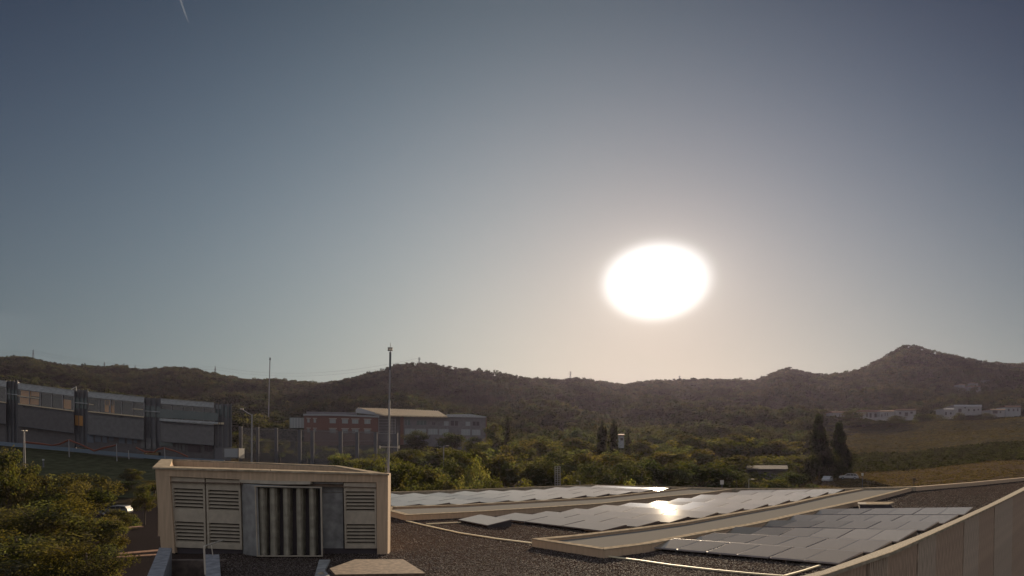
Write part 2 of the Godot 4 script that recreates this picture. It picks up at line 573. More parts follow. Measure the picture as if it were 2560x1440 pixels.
func make_land() -> void:
	var rows := []
	var d := 20.0
	while d < 2200.0:
		rows.append(d)
		d *= 1.03 if d < 700 else (1.015 if d < 1100 else 1.12)
	var cols := []
	var px := -4000.0
	while px < 7000.0:
		cols.append(px)
		px += 200.0 if px < -200 or px > 2760 else 16.0
	var v := PackedVector3Array()
	var idx := PackedInt32Array()
	for r in rows:
		for c in cols:
			v.append(G(c, r))
	var w := cols.size()
	for j in rows.size() - 1:
		for i in w - 1:
			var a := j * w + i
			idx.append_array(PackedInt32Array([a, a + w, a + 1, a + 1, a + w, a + w + 1]))
	var st := SurfaceTool.new()
	st.begin(Mesh.PRIMITIVE_TRIANGLES)
	for p in v:
		st.add_vertex(p)
	for i in idx:
		st.add_index(i)
	st.generate_normals()
	var g := MeshInstance3D.new()
	g.name = numbered("terrain")
	g.mesh = st.commit()
	g.material_override = M.soil
	g.set_meta("kind", "structure")
	add_child(g, true)
	var near := MB.new()
	near.quad(Vector3(-1500, -7.55, 900), Vector3(1500, -7.55, 900), Vector3(1500, -7.55, -20.5), Vector3(-1500, -7.55, -20.5))
	structure("ground", near, M.soil)
	structure("football_pitch", sheet([-500, -500], [470, 470], 112, 157, 0.06, 30, 12), M.pitch)
	structure("car_park", sheet([-300, -300], [600, 600], 40, 104, 0.05, 24, 20), M.asphalt)
	structure("lower_field", sheet([1960, 2080], [3200, 3200], 118, 178, 0.1, 60, 30), M.dry_grass)
	structure("upper_field", sheet([2000, 2075], [3400, 3400], 232, 402, 0.1, 60, 40), M.dry_grass_far)
	structure("terrace", sheet([2030, 2025], [2120, 2100], 520, 548, 0.8, 10, 4), M.pale_terrace)
	structure("clearing", sheet([1360, 1360], [1560, 1540], 330, 372, 0.3, 16, 6), M.dry_grass_far)
	# kerbs of the planted strips by the car park
	for k in [[295, 1384, 398, 1375, 0.55], [282, 1322, 355, 1315, 0.5], [292, 1392, 392, 1386, 0.4]]:
		var a := VY(k[0], k[1], -7.35)
		var b := VY(k[2], k[3], -7.35)
		var mb := MB.new()
		var s: Vector3 = (b - a).normalized().cross(Vector3.UP) * k[4]
		mb.hexa([a - s - Vector3(0, .15, 0), b - s - Vector3(0, .15, 0), b + s - Vector3(0, .15, 0), a + s - Vector3(0, .15, 0), a - s, b - s, b + s, a + s])
		structure("kerb", mb, M.kerb)

# ------------------------------------------------------------------ the roof we look over
var COPE_IN := [[1960, 1452], [2060, 1425], [2177, 1383], [2294, 1339], [2392, 1297], [2470, 1262], [2560, 1217], [2596, 1200]]
var COPE_OUT := [[1905, 1478], [2060, 1438], [2228, 1381], [2333, 1334], [2431, 1289], [2500, 1256], [2560, 1226], [2606, 1202]]
var FAR_EDGE := [[2613, 1189], [2560, 1194], [2430, 1206], [2290, 1217], [2110, 1221], [1830, 1221], [1680, 1217], [1480, 1212], [1340, 1217], [1147, 1225], [970, 1230], [800, 1238]]
var ROOF := PackedVector2Array()

func make_hall() -> void:
	var pts := []
	pts.append_array([Vector3(-4.4, 0, -8.5), Vector3(-2.4, 0, -4.6), Vector3(0, 0, -6.3)])
	for p in COPE_IN:
		var q := VY(p[0], p[1], 0.22)
		pts.append(Vector3(q.x, 0, q.z))
	for p in FAR_EDGE:
		var q := VY(p[0], p[1], 0.28)
		pts.append(Vector3(q.x, 0, q.z))
	pts.append_array([Vector3(-11.3, 0, -19.6), Vector3(-8.5, 0, -14.75), Vector3(-7.1, 0, -14.6), Vector3(-7.05, 0, -13.8), Vector3(-5.84, 0, -11.43)])
	for p in pts:
		ROOF.append(Vector2(p.x, p.z))
	var t := thing("hall_building", "wide flat gravel-roofed building below the camera with beige metal cladding", "building", Vector3(8, -7.5, -24))
	var o := t.position
	var deck := MB.new(o)
	deck.extrude(pts, Vector3(0, -0.3, 0))
	part(t, "roof_deck", deck, M.gravel)
	var wl := MB.new(o)
	for i in range(10, 26):
		var a: Vector3 = pts[i % pts.size()]
		var b: Vector3 = pts[(i + 1) % pts.size()]
		var inn := (b - a).normalized().cross(Vector3.UP) * -0.3
		wl.hexa([a + Vector3(0, -8, 0), b + Vector3(0, -8, 0), b + inn + Vector3(0, -8, 0), a + inn + Vector3(0, -8, 0), a + Vector3(0, -.3, 0), b + Vector3(0, -.3, 0), b + inn + Vector3(0, -.3, 0), a + inn + Vector3(0, -.3, 0)])
	part(t, "wall", wl, M.wall)
	# low parapet along the far edge
	for i in FAR_EDGE.size() - 1:
		var a := VY(FAR_EDGE[i][0], FAR_EDGE[i][1], 0.28)
		var b := VY(FAR_EDGE[i + 1][0], FAR_EDGE[i + 1][1], 0.28)
		var out := Vector3(0, 0, -0.22)
		var mb := MB.new(o)
		var lo := Vector3(0, -0.28, 0)
		mb.hexa([a + lo, a + lo + out, b + lo + out, b + lo, a, a + out, b + out, b])
		part(t, "parapet", mb, M.stucco if i < 3 else M.coping)
	# coping and cladding on the near right side
	var q_in := []
	var q_out := []
	for p in COPE_IN: q_in.append(VY(p[0], p[1], 0.22))
	for p in COPE_OUT: q_out.append(VY(p[0], p[1], 0.20))
	for i in q_in.size() - 1:
		var mb := MB.new(o)
		var lo := Vector3(0, -0.2, 0)
		var tk := Vector3(0, -0.07, 0)
		mb.hexa([q_in[i] + lo, q_out[i] + tk, q_out[i + 1] + tk, q_in[i + 1] + lo, q_in[i], q_out[i], q_out[i + 1], q_in[i + 1]])
		part(t, "coping", mb, M.coping_dirty)
	var lip := MB.new(o)
	for i in q_out.size() - 1:
		var s: Vector3 = (q_out[i + 1] - q_out[i]).normalized().cross(Vector3.UP) * 0.03
		var a: Vector3 = q_out[i] + s
		var b: Vector3 = q_out[i + 1] + s
		var h := Vector3(0, 0.02, 0)
		lip.hexa([a - h * 3, b - h * 3, b - s - h * 3, a - s - h * 3, a + h, b + h, b - s + h, a - s + h])
	part(t, "coping_lip", lip, M.coping)
	var seams := [1905, 2010, 2095, 2170, 2226, 2298, 2345, 2413, 2450, 2490, 2532, 2570, 2606]
	for i in seams.size() - 1:
		var a := on_line(COPE_OUT, q_out, seams[i])
		var b := on_line(COPE_OUT, q_out, seams[i + 1])
		var along := (b - a).normalized()
		var nrm := along.cross(Vector3.UP)
		var tone := i % 2
		var set_in := nrm * (-0.06 if tone else -0.085)
		var gap := along * 0.018
		var rake := Vector3(0, -8.0, 0) - Vector3(along.x, 0, along.z) * 1.15
		var a1 := a + gap + set_in + Vector3(0, -0.07, 0)
		var b1 := b - gap + set_in + Vector3(0, -0.07, 0)
		var mb := MB.new(o)
		mb.hexa([a1 + rake, b1 + rake, b1 + rake - nrm * 0.1, a1 + rake - nrm * 0.1, a1, b1, b1 - nrm * 0.1, a1 - nrm * 0.1])
		if i == 3 or i == 0:   # ribbed sheet
			var k := 11
			for j in k:
				var p := a1.lerp(b1, (j + 0.5) / k)
				var hw := along * (a1.distance_to(b1) / k * 0.27)
				mb.hexa([p - hw + rake + nrm * 0.03, p + hw + rake + nrm * 0.03, p + hw + rake, p - hw + rake, p - hw + nrm * 0.03, p + hw + nrm * 0.03, p + hw, p - hw])
		part(t, "cladding_panel", mb, M.cladding_pale if tone else M.cladding)
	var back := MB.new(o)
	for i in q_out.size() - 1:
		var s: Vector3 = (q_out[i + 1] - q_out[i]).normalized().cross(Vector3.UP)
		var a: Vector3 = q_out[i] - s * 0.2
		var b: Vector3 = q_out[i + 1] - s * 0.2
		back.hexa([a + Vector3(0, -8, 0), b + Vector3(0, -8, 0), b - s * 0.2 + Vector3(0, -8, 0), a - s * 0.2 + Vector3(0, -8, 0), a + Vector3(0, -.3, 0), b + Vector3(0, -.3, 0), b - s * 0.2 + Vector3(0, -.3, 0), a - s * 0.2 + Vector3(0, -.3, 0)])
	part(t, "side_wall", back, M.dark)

func on_line(px: Array, pts: Array, x: float) -> Vector3:
	for i in px.size() - 1:
		if x <= px[i + 1][0] or i == px.size() - 2:
			return pts[i].lerp(pts[i + 1], (x - px[i][0]) / float(px[i + 1][0] - px[i][0]))
	return pts[-1]

func inset(poly: Array, w: float) -> Array:   # poly seen from above; moves every side inwards
	var out := []
	var area := 0.0
	for i in poly.size():
		var a: Vector3 = poly[i]
		var b: Vector3 = poly[(i + 1) % poly.size()]
		area += a.x * b.z - b.x * a.z
	var sg := signf(area)
	for i in poly.size():
		var p: Vector3 = poly[(i + poly.size() - 1) % poly.size()]
		var q: Vector3 = poly[i]
		var r: Vector3 = poly[(i + 1) % poly.size()]
		var e0 := (q - p).normalized()
		var e1 := (r - q).normalized()
		var n0 := Vector3(-e0.z, 0, e0.x) * sg
		var n1 := Vector3(-e1.z, 0, e1.x) * sg
		var m := (n0 + n1).normalized()
		out.append(q + m * (w / maxf(m.dot(n0), 0.3)))
	return out

func make_skylights() -> void:
	var lines := [
		[[[966, 1276.5], [1014.7, 1289], [1194, 1280.5], [1360, 1270], [1504, 1260], [1668, 1242], [1752, 1235], [1834, 1223.5]], [[1732, 1219.5], [1668, 1226], [1504, 1243.5], [1335, 1253], [1147, 1263], [969, 1268]], "far long rooflight strip of translucent sheet between the two farther solar arrays"],
		[[[1330.5, 1349.2], [1510, 1376], [1620, 1362], [1766, 1333.5], [1889, 1312], [2044, 1277], [2140, 1256], [2294, 1216.5]], [[2165, 1220], [2061, 1239.5], [1958, 1262], [1820, 1286], [1700, 1307], [1586, 1322], [1432, 1340]], "near long rooflight strip of translucent sheet beside the darkest solar array"]]
	for ln in lines:
		var near := []
		var far := []
		for p in ln[0]: near.append(VY(p[0], p[1], 0.2))
		for p in ln[1]: far.append(VY(p[0], p[1], 0.2))
		var poly := near + far
		var inner := inset(poly, 0.2)
		var t := thing("rooflight", ln[2], "rooflight", Vector3(near[1].x, 0, near[1].z), "rooflight strips on the gravel roof")
		var o := t.position
		for i in poly.size():
			var j := (i + 1) % poly.size()
			var mb := MB.new(o)
			var lo := Vector3(0, -0.2, 0)
			var up := Vector3(0, 0.03, 0)
			var a: Vector3 = poly[i]
			var b: Vector3 = poly[j]
			var c: Vector3 = inner[j]
			var d: Vector3 = inner[i]
			mb.hexa([a + lo, b + lo, c + lo, d + lo, a, b, c, d])
			part(t, "kerb_side", mb, M.stucco)
			var e: Array = [a, b, c, d]
			var out_ := (a - d).normalized() * 0.025
			var cap := MB.new(o)
			cap.hexa([e[0] + out_ + up * 0.1, e[1] + out_ + up * 0.1, e[2] - out_ + up * 0.1, e[3] - out_ + up * 0.1, e[0] + out_ + up, e[1] + out_ + up, e[2] - out_ + up, e[3] - out_ + up])
			part(t, "kerb_cap", cap, M.coping)
		# the sheet: strips across, so that its waves run across the band
		var sh := MB.new(o)
		var nn := 40
		var drop := Vector3(0, -0.055, 0)
		var near_in := []
		var far_in := []
		for i in near.size(): near_in.append(inner[i])
		for i in range(far.size() - 1, -1, -1): far_in.append(inner[near.size() + i])
		# the first near point is the corner of the short end: skip it
		near_in.pop_front()
		if ln[0][0][0] > 1200:
			far_in[0] = inner[0]
		else:
			far_in[0] = inner[0].lerp(far_in[0], 0.7)
		var ua := 0.0
		for i in nn:
			var a := along_path(near_in, float(i) / nn) + drop
			var b := along_path(near_in, float(i + 1) / nn) + drop
			var c := along_path(far_in, float(i + 1) / nn) + drop
			var d := along_path(far_in, float(i) / nn) + drop
			var ub := ua + a.distance_to(b) / 60.0
			var s := sh.uv.size()
			sh.quad(a, b, c, d)
			var us := [ua, ub, ub, ua, ua, ub]
			for k in 6:
				sh.uv[s + k].x = us[k]
			sh.uv[s] = Vector2(ua, 0); sh.uv[s + 1] = Vector2(ub, 1); sh.uv[s + 2] = Vector2(ub, 0)
			sh.uv[s + 3] = Vector2(ua, 0); sh.uv[s + 4] = Vector2(ua, 1); sh.uv[s + 5] = Vector2(ub, 1)
			ua = ub
		part(t, "glazing", sh, M.polycarbonate)

func along_path(pts: Array, t: float) -> Vector3:
	var total := 0.0
	for i in pts.size() - 1:
		total += pts[i].distance_to(pts[i + 1])
	var left := t * total
	for i in pts.size() - 1:
		var s: float = pts[i].distance_to(pts[i + 1])
		if left <= s or i == pts.size() - 2:
			return pts[i].lerp(pts[i + 1], left / s)
		left -= s
	return pts[-1]

# rows: [B (near low corner), C (near high corner), D (far high corner), panels in the row]
var ARRAY_FAR := [[994, 1267.2, 1050, 1260.2, 925, 1238], [1072.5, 1264.8, 1125.6, 1257, 974, 1232.8], [1147.5, 1262.2, 1201.4, 1253.9, 1035, 1232.3], [1225.6, 1258.3, 1274, 1250.8, 1097.5, 1230.8], [1294.4, 1254.4, 1339.7, 1245.8, 1161.6, 1227.3], [1359.7, 1250.9, 1406.4, 1242.3, 1224, 1225.3], [1423.7, 1246.8, 1467.2, 1237.7, 1278.8, 1224.5], [1486, 1242.3, 1524.6, 1233.6, 1335, 1222.3], [1544.3, 1236.9, 1581.2, 1228.7, 1390.9, 1217.9], [1597.6, 1231.2, 1633.7, 1223.8, 1440, 1215.6], [1649.3, 1227, 1682.9, 1217.6, 1489.3, 1213.6]]
var ARRAY_MID := [[1505.7, 1327.2, 1568, 1311.6, 1288, 1281.6], [1592.7, 1317.3, 1650, 1301.7, 1366, 1277.5], [1673.9, 1306.6, 1724.7, 1291, 1438, 1271], [1752.4, 1295.4, 1797, 1280.4, 1510, 1262], [1817.7, 1284.6, 1860.7, 1270, 1574.6, 1256.6], [1879.6, 1274.3, 1921.7, 1259.6, 1640, 1252.5], [1936.3, 1264.5, 1975.9, 1249.8, 1696, 1245], [1992.2, 1253.6, 2026.6, 1239.5, 1751.6, 1236.4], [2040.3, 1243, 2072, 1230, 1805.7, 1231.3], [2085, 1234.4, 2115, 1221.8, 1853, 1226.3]]
var ARRAY_NEAR := [[2099, 1408.5, 2159.6, 1379.2, 1684, 1346, 1620.5, 1366.9], [2181, 1381.2, 2230.9, 1352.9, 1783.6, 1331.7, 1719, 1349.3], [2246.5, 1353.8, 2293.4, 1324.5, 1837.5, 1317.5, 1811, 1332.7], [2312, 1325.5, 2349, 1303, 1925, 1300.5, 1885.6, 1315], [2360.8, 1308, 2397, 1287.4, 1990.5, 1286.8, 1954, 1301.4], [2411.6, 1286.4, 2434, 1268, 2057.5, 1272.2, 2018, 1285.6]]

func make_panels() -> void:
	var lo := 0.10
	var hi := 0.25
	solar_panel([VY(1144, 1299, lo), VY(1219, 1313.5, lo), VY(1279, 1299, hi), VY(1200, 1286, hi)], "single tilted solar panel standing alone before the middle array", "solar panels of the middle array", true)
	for s in [[ARRAY_FAR, 3, "far", 0], [ARRAY_MID, 3, "middle", 1], [ARRAY_NEAR, 6, "near", 2]]:
		var rows: Array = s[0]
		for k in rows.size():
			var r: Array = rows[k]
			var B := VY(r[0], r[1], lo)
			var C := VY(r[2], r[3], hi)
			var D := VY(r[4], r[5], hi)
			var w := C - B
			w.y = 0
			w = w.limit_length(1.35)
			if w.length() < 0.9:
				w = w.normalized() * 0.9
			var A := Vector3(D.x - w.x, lo, D.z - w.z)
			if r.size() > 6:
				A = VY(r[6], r[7], lo)
			for i in s[1]:
				var n: int = s[1]
				var g0 := 0.0025 if n == 3 else (0.001 if i % 2 else 0.004)
				var g1 := 0.0025 if n == 3 else (0.001 if i % 2 == 0 else 0.004)
				var t0: float = float(i) / n + g0
				var t1: float = float(i + 1) / n - g1
				var j := rng.randf_range(-0.004, 0.004) if n == 3 else rng.randf_range(-0.0015, 0.0015)
				var q := [A.lerp(B, t0), A.lerp(B, t1) , D.lerp(C, t1), D.lerp(C, t0)]
				q[2].y += j
				q[3].y += j
				var label := "%s panel from the near end in the %s row of the %s solar array" % [ORD[n - 1 - i], ORD[k], s[2]]
				if n == 6:
					label = "%s panel from the parapet end in the %s row of the darkest solar array" % [ORD[n - 1 - i], ORD[k]]
				solar_panel(q, label, "solar panels of the %s array" % s[2], i == n - 1 or i == 0)

func solar_panel(q: Array, label: String, group: String, end_plate: bool) -> void:
	var a: Vector3 = q[0]
	var b: Vector3 = q[1]
	var c: Vector3 = q[2]
	var d: Vector3 = q[3]
	var mid := (a + b + c + d) * 0.25
	var t := thing("solar_panel", label, "solar panel", Vector3(mid.x, 0, mid.z), group)
	var o := t.position
	var th := Vector3(0, -0.032, 0)
	var fr := MB.new(o)
	fr.hexa([a + th, b + th, c + th, d + th, a, b, c, d])
	part(t, "frame", fr, M.panel_frame if group.contains("near") else M.panel_frame_dark)
	var e := 0.013
	var gl := MB.new(o)
	var up := Vector3(0, 0.003, 0)
	var f := func(u: float, w: float) -> Vector3: return a.lerp(b, u).lerp(d.lerp(c, u), w) + up
	gl.quad(f.call(e, e * 1.4), f.call(1 - e, e * 1.4), f.call(1 - e, 1 - e * 1.4), f.call(e, 1 - e * 1.4))
	part(t, "glass", gl, M.panel_glass)
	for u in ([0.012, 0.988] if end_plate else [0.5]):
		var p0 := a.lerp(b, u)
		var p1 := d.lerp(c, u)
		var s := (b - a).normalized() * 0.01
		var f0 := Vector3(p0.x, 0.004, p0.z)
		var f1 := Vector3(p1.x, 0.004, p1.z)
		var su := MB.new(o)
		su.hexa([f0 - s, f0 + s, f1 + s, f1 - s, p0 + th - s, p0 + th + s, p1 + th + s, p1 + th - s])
		part(t, "shade_support", su, M.panel_support)  # near-black plate, also standing in for the shade under the panel

# ------------------------------------------------------------------ the plant room with louvred doors
func P(list: Array, d: float) -> Array:
	var out := []
	for i in range(0, list.size(), 2):
		out.append(V(list[i], list[i + 1], d))
	return out

var lean := 0.0   # how far sideways the depth of a wall runs, per metre

func ex(parent: Node3D, called: String, list: Array, d: float, thick: float, m: Material) -> MeshInstance3D:
	var mb := MB.new(parent.position)
	mb.extrude(P(list, d), Vector3(lean, 0, -1) * thick)
	return part(parent, called, mb, m)

func sub(parent: MeshInstance3D, root: Node3D, called: String, list: Array, d: float, thick: float, m: Material) -> MeshInstance3D:
	var mb := MB.new(root.position)
	mb.extrude(P(list, d), Vector3(0, 0, -thick))
	return part(parent, called, mb, m)

func louvre_door(t: Node3D, c: Array, d: float, groups: Array, slats: int) -> void:
	# c: top-left, top-right, bottom-right, bottom-left in picture units; the frame with two louvred fields
	var at := func(u: float, w: float) -> Vector2: return Vector2(c[0], c[1]).lerp(Vector2(c[2], c[3]), u).lerp(Vector2(c[6], c[7]).lerp(Vector2(c[4], c[5]), u), w)
	var seg := func(called: String, u0: float, w0: float, u1: float, w1: float, dd: float, th: float, m: Material, host: Node) -> MeshInstance3D:
		var p: Array = [at.call(u0, w0), at.call(u1, w0), at.call(u1, w1), at.call(u0, w1)]
		var mb := MB.new(t.position)
		var f := []
		for q in p: f.append(V(q.x, q.y, dd))
		mb.extrude(f, Vector3(0, 0, -th))
		return part(host, called, mb, m)
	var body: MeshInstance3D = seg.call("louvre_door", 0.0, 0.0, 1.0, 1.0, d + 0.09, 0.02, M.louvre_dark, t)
	var e := 0.055
	seg.call("stile", 0.0, 0.0, e, 1.0, d, 0.088, M.louvre, body)
	seg.call("stile", 1.0 - e, 0.0, 1.0, 1.0, d, 0.088, M.louvre, body)
	var last := 0.0
	for g in groups + [[1.0, 1.0]]:
		seg.call("rail", e, last, 1.0 - e, g[0], d + 0.003, 0.085, M.louvre, body)
		last = g[1]
	for g in groups:
		for i in slats:
			var w0: float = lerpf(g[0], g[1], (i + 0.45) / slats)
			var w1: float = lerpf(g[0], g[1], (i + 0.98) / slats)
			var a: Vector2 = at.call(e, w0)
			var b: Vector2 = at.call(1 - e, w0)
			var cc: Vector2 = at.call(1 - e, w1)
			var dd: Vector2 = at.call(e, w1)
			var mb := MB.new(t.position)
			var back := d + 0.082
			var fr := d + 0.012
			var drop := 1.4
			# sloping blade: low edge outside, high edge inside
			mb.hexa([V(dd.x, dd.y, fr), V(cc.x, cc.y, fr), V(b.x, b.y, back), V(a.x, a.y, back), V(dd.x, dd.y - drop, fr), V(cc.x, cc.y - drop, fr), V(b.x, b.y - drop, back), V(a.x, a.y - drop, back)])
			part(body, "slat", mb, M.louvre)

func make_plant_room() -> void:
	var d := 15.5
	var t := thing("plant_room", "low beige rooftop plant room with louvred doors and a flat parapet top", "plant room", Vector3(-6.2, 0, -16.5))
	var o := t.position
	# frame of the front wall
	ex(t, "wall", [388, 1168, 690, 1180, 970, 1184, 970, 1206.5, 690, 1203, 424, 1191, 389, 1190], d, 0.35, M.stucco)
	ex(t, "wall", [389, 1190.2, 424, 1191.2, 437, 1383, 403, 1383], d, 0.35, M.stucco)
	ex(t, "wall", [941, 1206.3, 970, 1206.7, 969, 1386, 943, 1386], d, 0.35, M.stucco)
	ex(t, "shade_gap_strip", [437, 1368, 605, 1375, 605, 1387, 437, 1383], d + 0.12, 0.2, M.dark)  # dark strips stand in for the shaded gap below the doors
	ex(t, "shade_gap_strip", [800, 1371, 943, 1371, 943, 1387, 800, 1389], d + 0.12, 0.2, M.dark)
	# sides and back
	var FL := V(388, 1168, d)
	var FR := V(970, 1184, d)
	var BL := V(406.6, 1147.5, 19.0)
	var BR := V(844, 1164, 19.0)
	var hd := Vector3(0, -0.05, 0)
	for s in [[BL, FL], [FR, BR], [BR, BL]]:
		var a: Vector3 = s[0] + hd
		var b: Vector3 = s[1] + hd
		var mb := MB.new(o)
		var inn := (b - a).cross(Vector3.UP).normalized() * -0.25
		if (s[1] == FL): b += Vector3(0, 0, -0.36)
		if (s[0] == FR): a += Vector3(0, 0, -0.36)
		var a0 := Vector3(a.x, 0.004, a.z)
		var b0 := Vector3(b.x, 0.004, b.z)
		mb.hexa([a0, b0, b0 + inn, a0 + inn, a, b, b + inn, a + inn])
		part(t, "side_wall", mb, M.stucco)
	# sunken top
	var deck := MB.new(o)
	var dr := Vector3(0, -0.24, 0)
	deck.hexa([FL + dr * 1.6, FR + dr * 1.6, BR + dr * 1.6, BL + dr * 1.6, FL + dr + Vector3(.1, 0, -.3), FR + dr + Vector3(-.1, 0, -.3), BR + dr, BL + dr])
	part(t, "roof_deck", deck, M.hatch)
	# coping, four lengths
	var iFL := V(424.5, 1161.5, 15.85)
	var iFR := V(925, 1176.5, 15.85)
	var iBL := V(431, 1150, 18.7)
	var iBR := V(836, 1166.5, 18.7)
	iFL.y = FL.y + 0.02
	iFR.y = FR.y + 0.02
	iBL.y = BL.y
	iBR.y = BR.y
	var oFL := FL + Vector3(-0.04, 0, 0.05)
	var oFR := FR + Vector3(0.04, 0, 0.05)
	var dn := Vector3(0, -0.045, 0)
	var strips := [[oFL, oFR, iFR, iFL], [oFR, BR + Vector3(.05, 0, 0), iBR, iFR], [BR + Vector3(.05, 0, 0), BL + Vector3(-.05, 0, 0), iBL, iBR], [BL + Vector3(-.05, 0, 0), oFL, iFL, iBL]]
	for i in 4:
		var s: Array = strips[i]
		var k := 2 if i == 0 else 1
		for j in k:
			var a: Vector3 = s[0].lerp(s[1], float(j) / k + (0.0015 if j else 0.0))
			var b: Vector3 = s[0].lerp(s[1], float(j + 1) / k - (0.0015 if j + 1 < k else 0.0))
			var c: Vector3 = s[3].lerp(s[2], float(j + 1) / k - (0.0015 if j + 1 < k else 0.0))
			var e: Vector3 = s[3].lerp(s[2], float(j) / k + (0.0015 if j else 0.0))
			var mb := MB.new(o)
			mb.hexa([a + dn, b + dn, c + dn, e + dn, a, b, c, e])
			part(t, "coping", mb, M.coping)
	# inner faces of the parapet
	var inner := MB.new(o)
	for s in [[iFL, iBL], [iBL, iBR], [iBR, iFR], [iFR, iFL]]:
		var a: Vector3 = s[0] + dn * 1.05
		var b: Vector3 = s[1] + dn * 1.05
		var n: Vector3 = (b - a).cross(Vector3.UP).normalized() * 0.03
		inner.hexa([a + dr, b + dr, b + dr - n, a + dr - n, a, b, b - n, a - n])
	part(t, "inner_face", inner, M.stucco)
	# doors
	louvre_door(t, [427, 1192.5, 511, 1196, 515, 1371, 436, 1368], d + 0.06, [[0.155, 0.46], [0.63, 0.93]], 6)
	louvre_door(t, [514.5, 1197, 600, 1200.5, 605, 1374.5, 519, 1371], d + 0.06, [[0.155, 0.46], [0.63, 0.93]], 6)
	louvre_door(t, [859, 1207, 940, 1207.5, 942, 1371, 862, 1371], d + 0.04, [[0.13, 0.45], [0.63, 0.95]], 6)
	# grey infill
	ex(t, "infill_panel", [601, 1203, 690, 1204, 857, 1206, 857, 1231, 690, 1230, 602, 1229], d + 0.14, 0.05, M.grey_panel)
	ex(t, "infill_panel", [602, 1230, 690, 1231, 857, 1232, 859, 1385, 690, 1388, 607, 1386], d + 0.14, 0.05, M.grey_panel)
	# hood strip over the silencer
	ex(t, "hood", [598, 1199.5, 690, 1202.5, 775, 1204, 775, 1211, 690, 1211, 602, 1207], d - 0.10, 0.2, M.louvre)
	# projecting silencer: splayed cheek, frame, upright baffles
	var fd := 14.95
	var cheek := MB.new(o)
	var q := [V(604, 1208, 15.6), V(636, 1214, fd), V(642, 1391, fd), V(609, 1386, 15.6)]
	cheek.extrude(q, Vector3(0.06, 0, -0.04))
	part(t, "cheek", cheek, M.grey_panel)
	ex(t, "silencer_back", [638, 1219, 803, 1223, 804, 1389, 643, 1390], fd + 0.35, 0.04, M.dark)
	var lid := MB.new(o)
	lid.hexa([V(636, 1217.5, fd), V(803, 1221, fd), V(803, 1221.5, 15.6), V(606, 1212, 15.6), V(636, 1214, fd), V(803, 1217.5, fd), V(803, 1218, 15.6), V(606, 1208.5, 15.6)])
	part(t, "silencer_lid", lid, M.grey_panel)
	var cheek2 := MB.new(o)
	cheek2.extrude([V(804, 1218, 15.6), V(803, 1218, fd), V(806, 1391, fd), V(807, 1387, 15.6)], Vector3(-0.03, 0, 0))
	part(t, "cheek", cheek2, M.grey_panel)
	for s in [[636, 1214, 803, 1217.5, 803.3, 1219.5, 636.2, 1216.5], [636.2, 1216.7, 638.6, 1216.8, 644, 1389, 642, 1389], [801, 1219.7, 803.3, 1219.7, 806, 1389, 803.8, 1389], [642, 1389.2, 806, 1389.2, 806, 1391.6, 642, 1391.6]]:
		ex(t, "silencer_frame", s, fd - 0.012, 0.05, M.louvre)
	for x in [[641, 665, 0.10], [674, 690, 0.03], [707, 722, 0.03], [740, 755, 0.03], [772, 787, 0.03]]:
		var mb := MB.new(o)
		var w: float = (x[1] - x[0]) / F * fd
		for k in 6:   # rounded nose
			var u0 := float(k) / 6
			var u1 := float(k + 1) / 6
			var z0: float = fd + x[2] + 0.10 * pow(absf(u0 * 2 - 1), 2)
			var z1: float = fd + x[2] + 0.10 * pow(absf(u1 * 2 - 1), 2)
			mb.quad(V(lerpf(x[0], x[1], u0) + 3, 1388, z0), V(lerpf(x[0], x[1], u1) + 3, 1388, z1), V(lerpf(x[0], x[1], u1), 1220.5, z1), V(lerpf(x[0], x[1], u0), 1220.5, z0))
		var m0 := V(x[0] + 2, 1388, fd + x[2] + 0.101)
		var m1 := V(x[1] + 2, 1220.5, fd + x[2] + 0.101)
		mb.box((m0 + m1) * 0.5 + Vector3(0, 0, -0.11), Vector3(w * 0.97, m1.y - m0.y, 0.22))
		part(t, "baffle", mb, M.baffle)

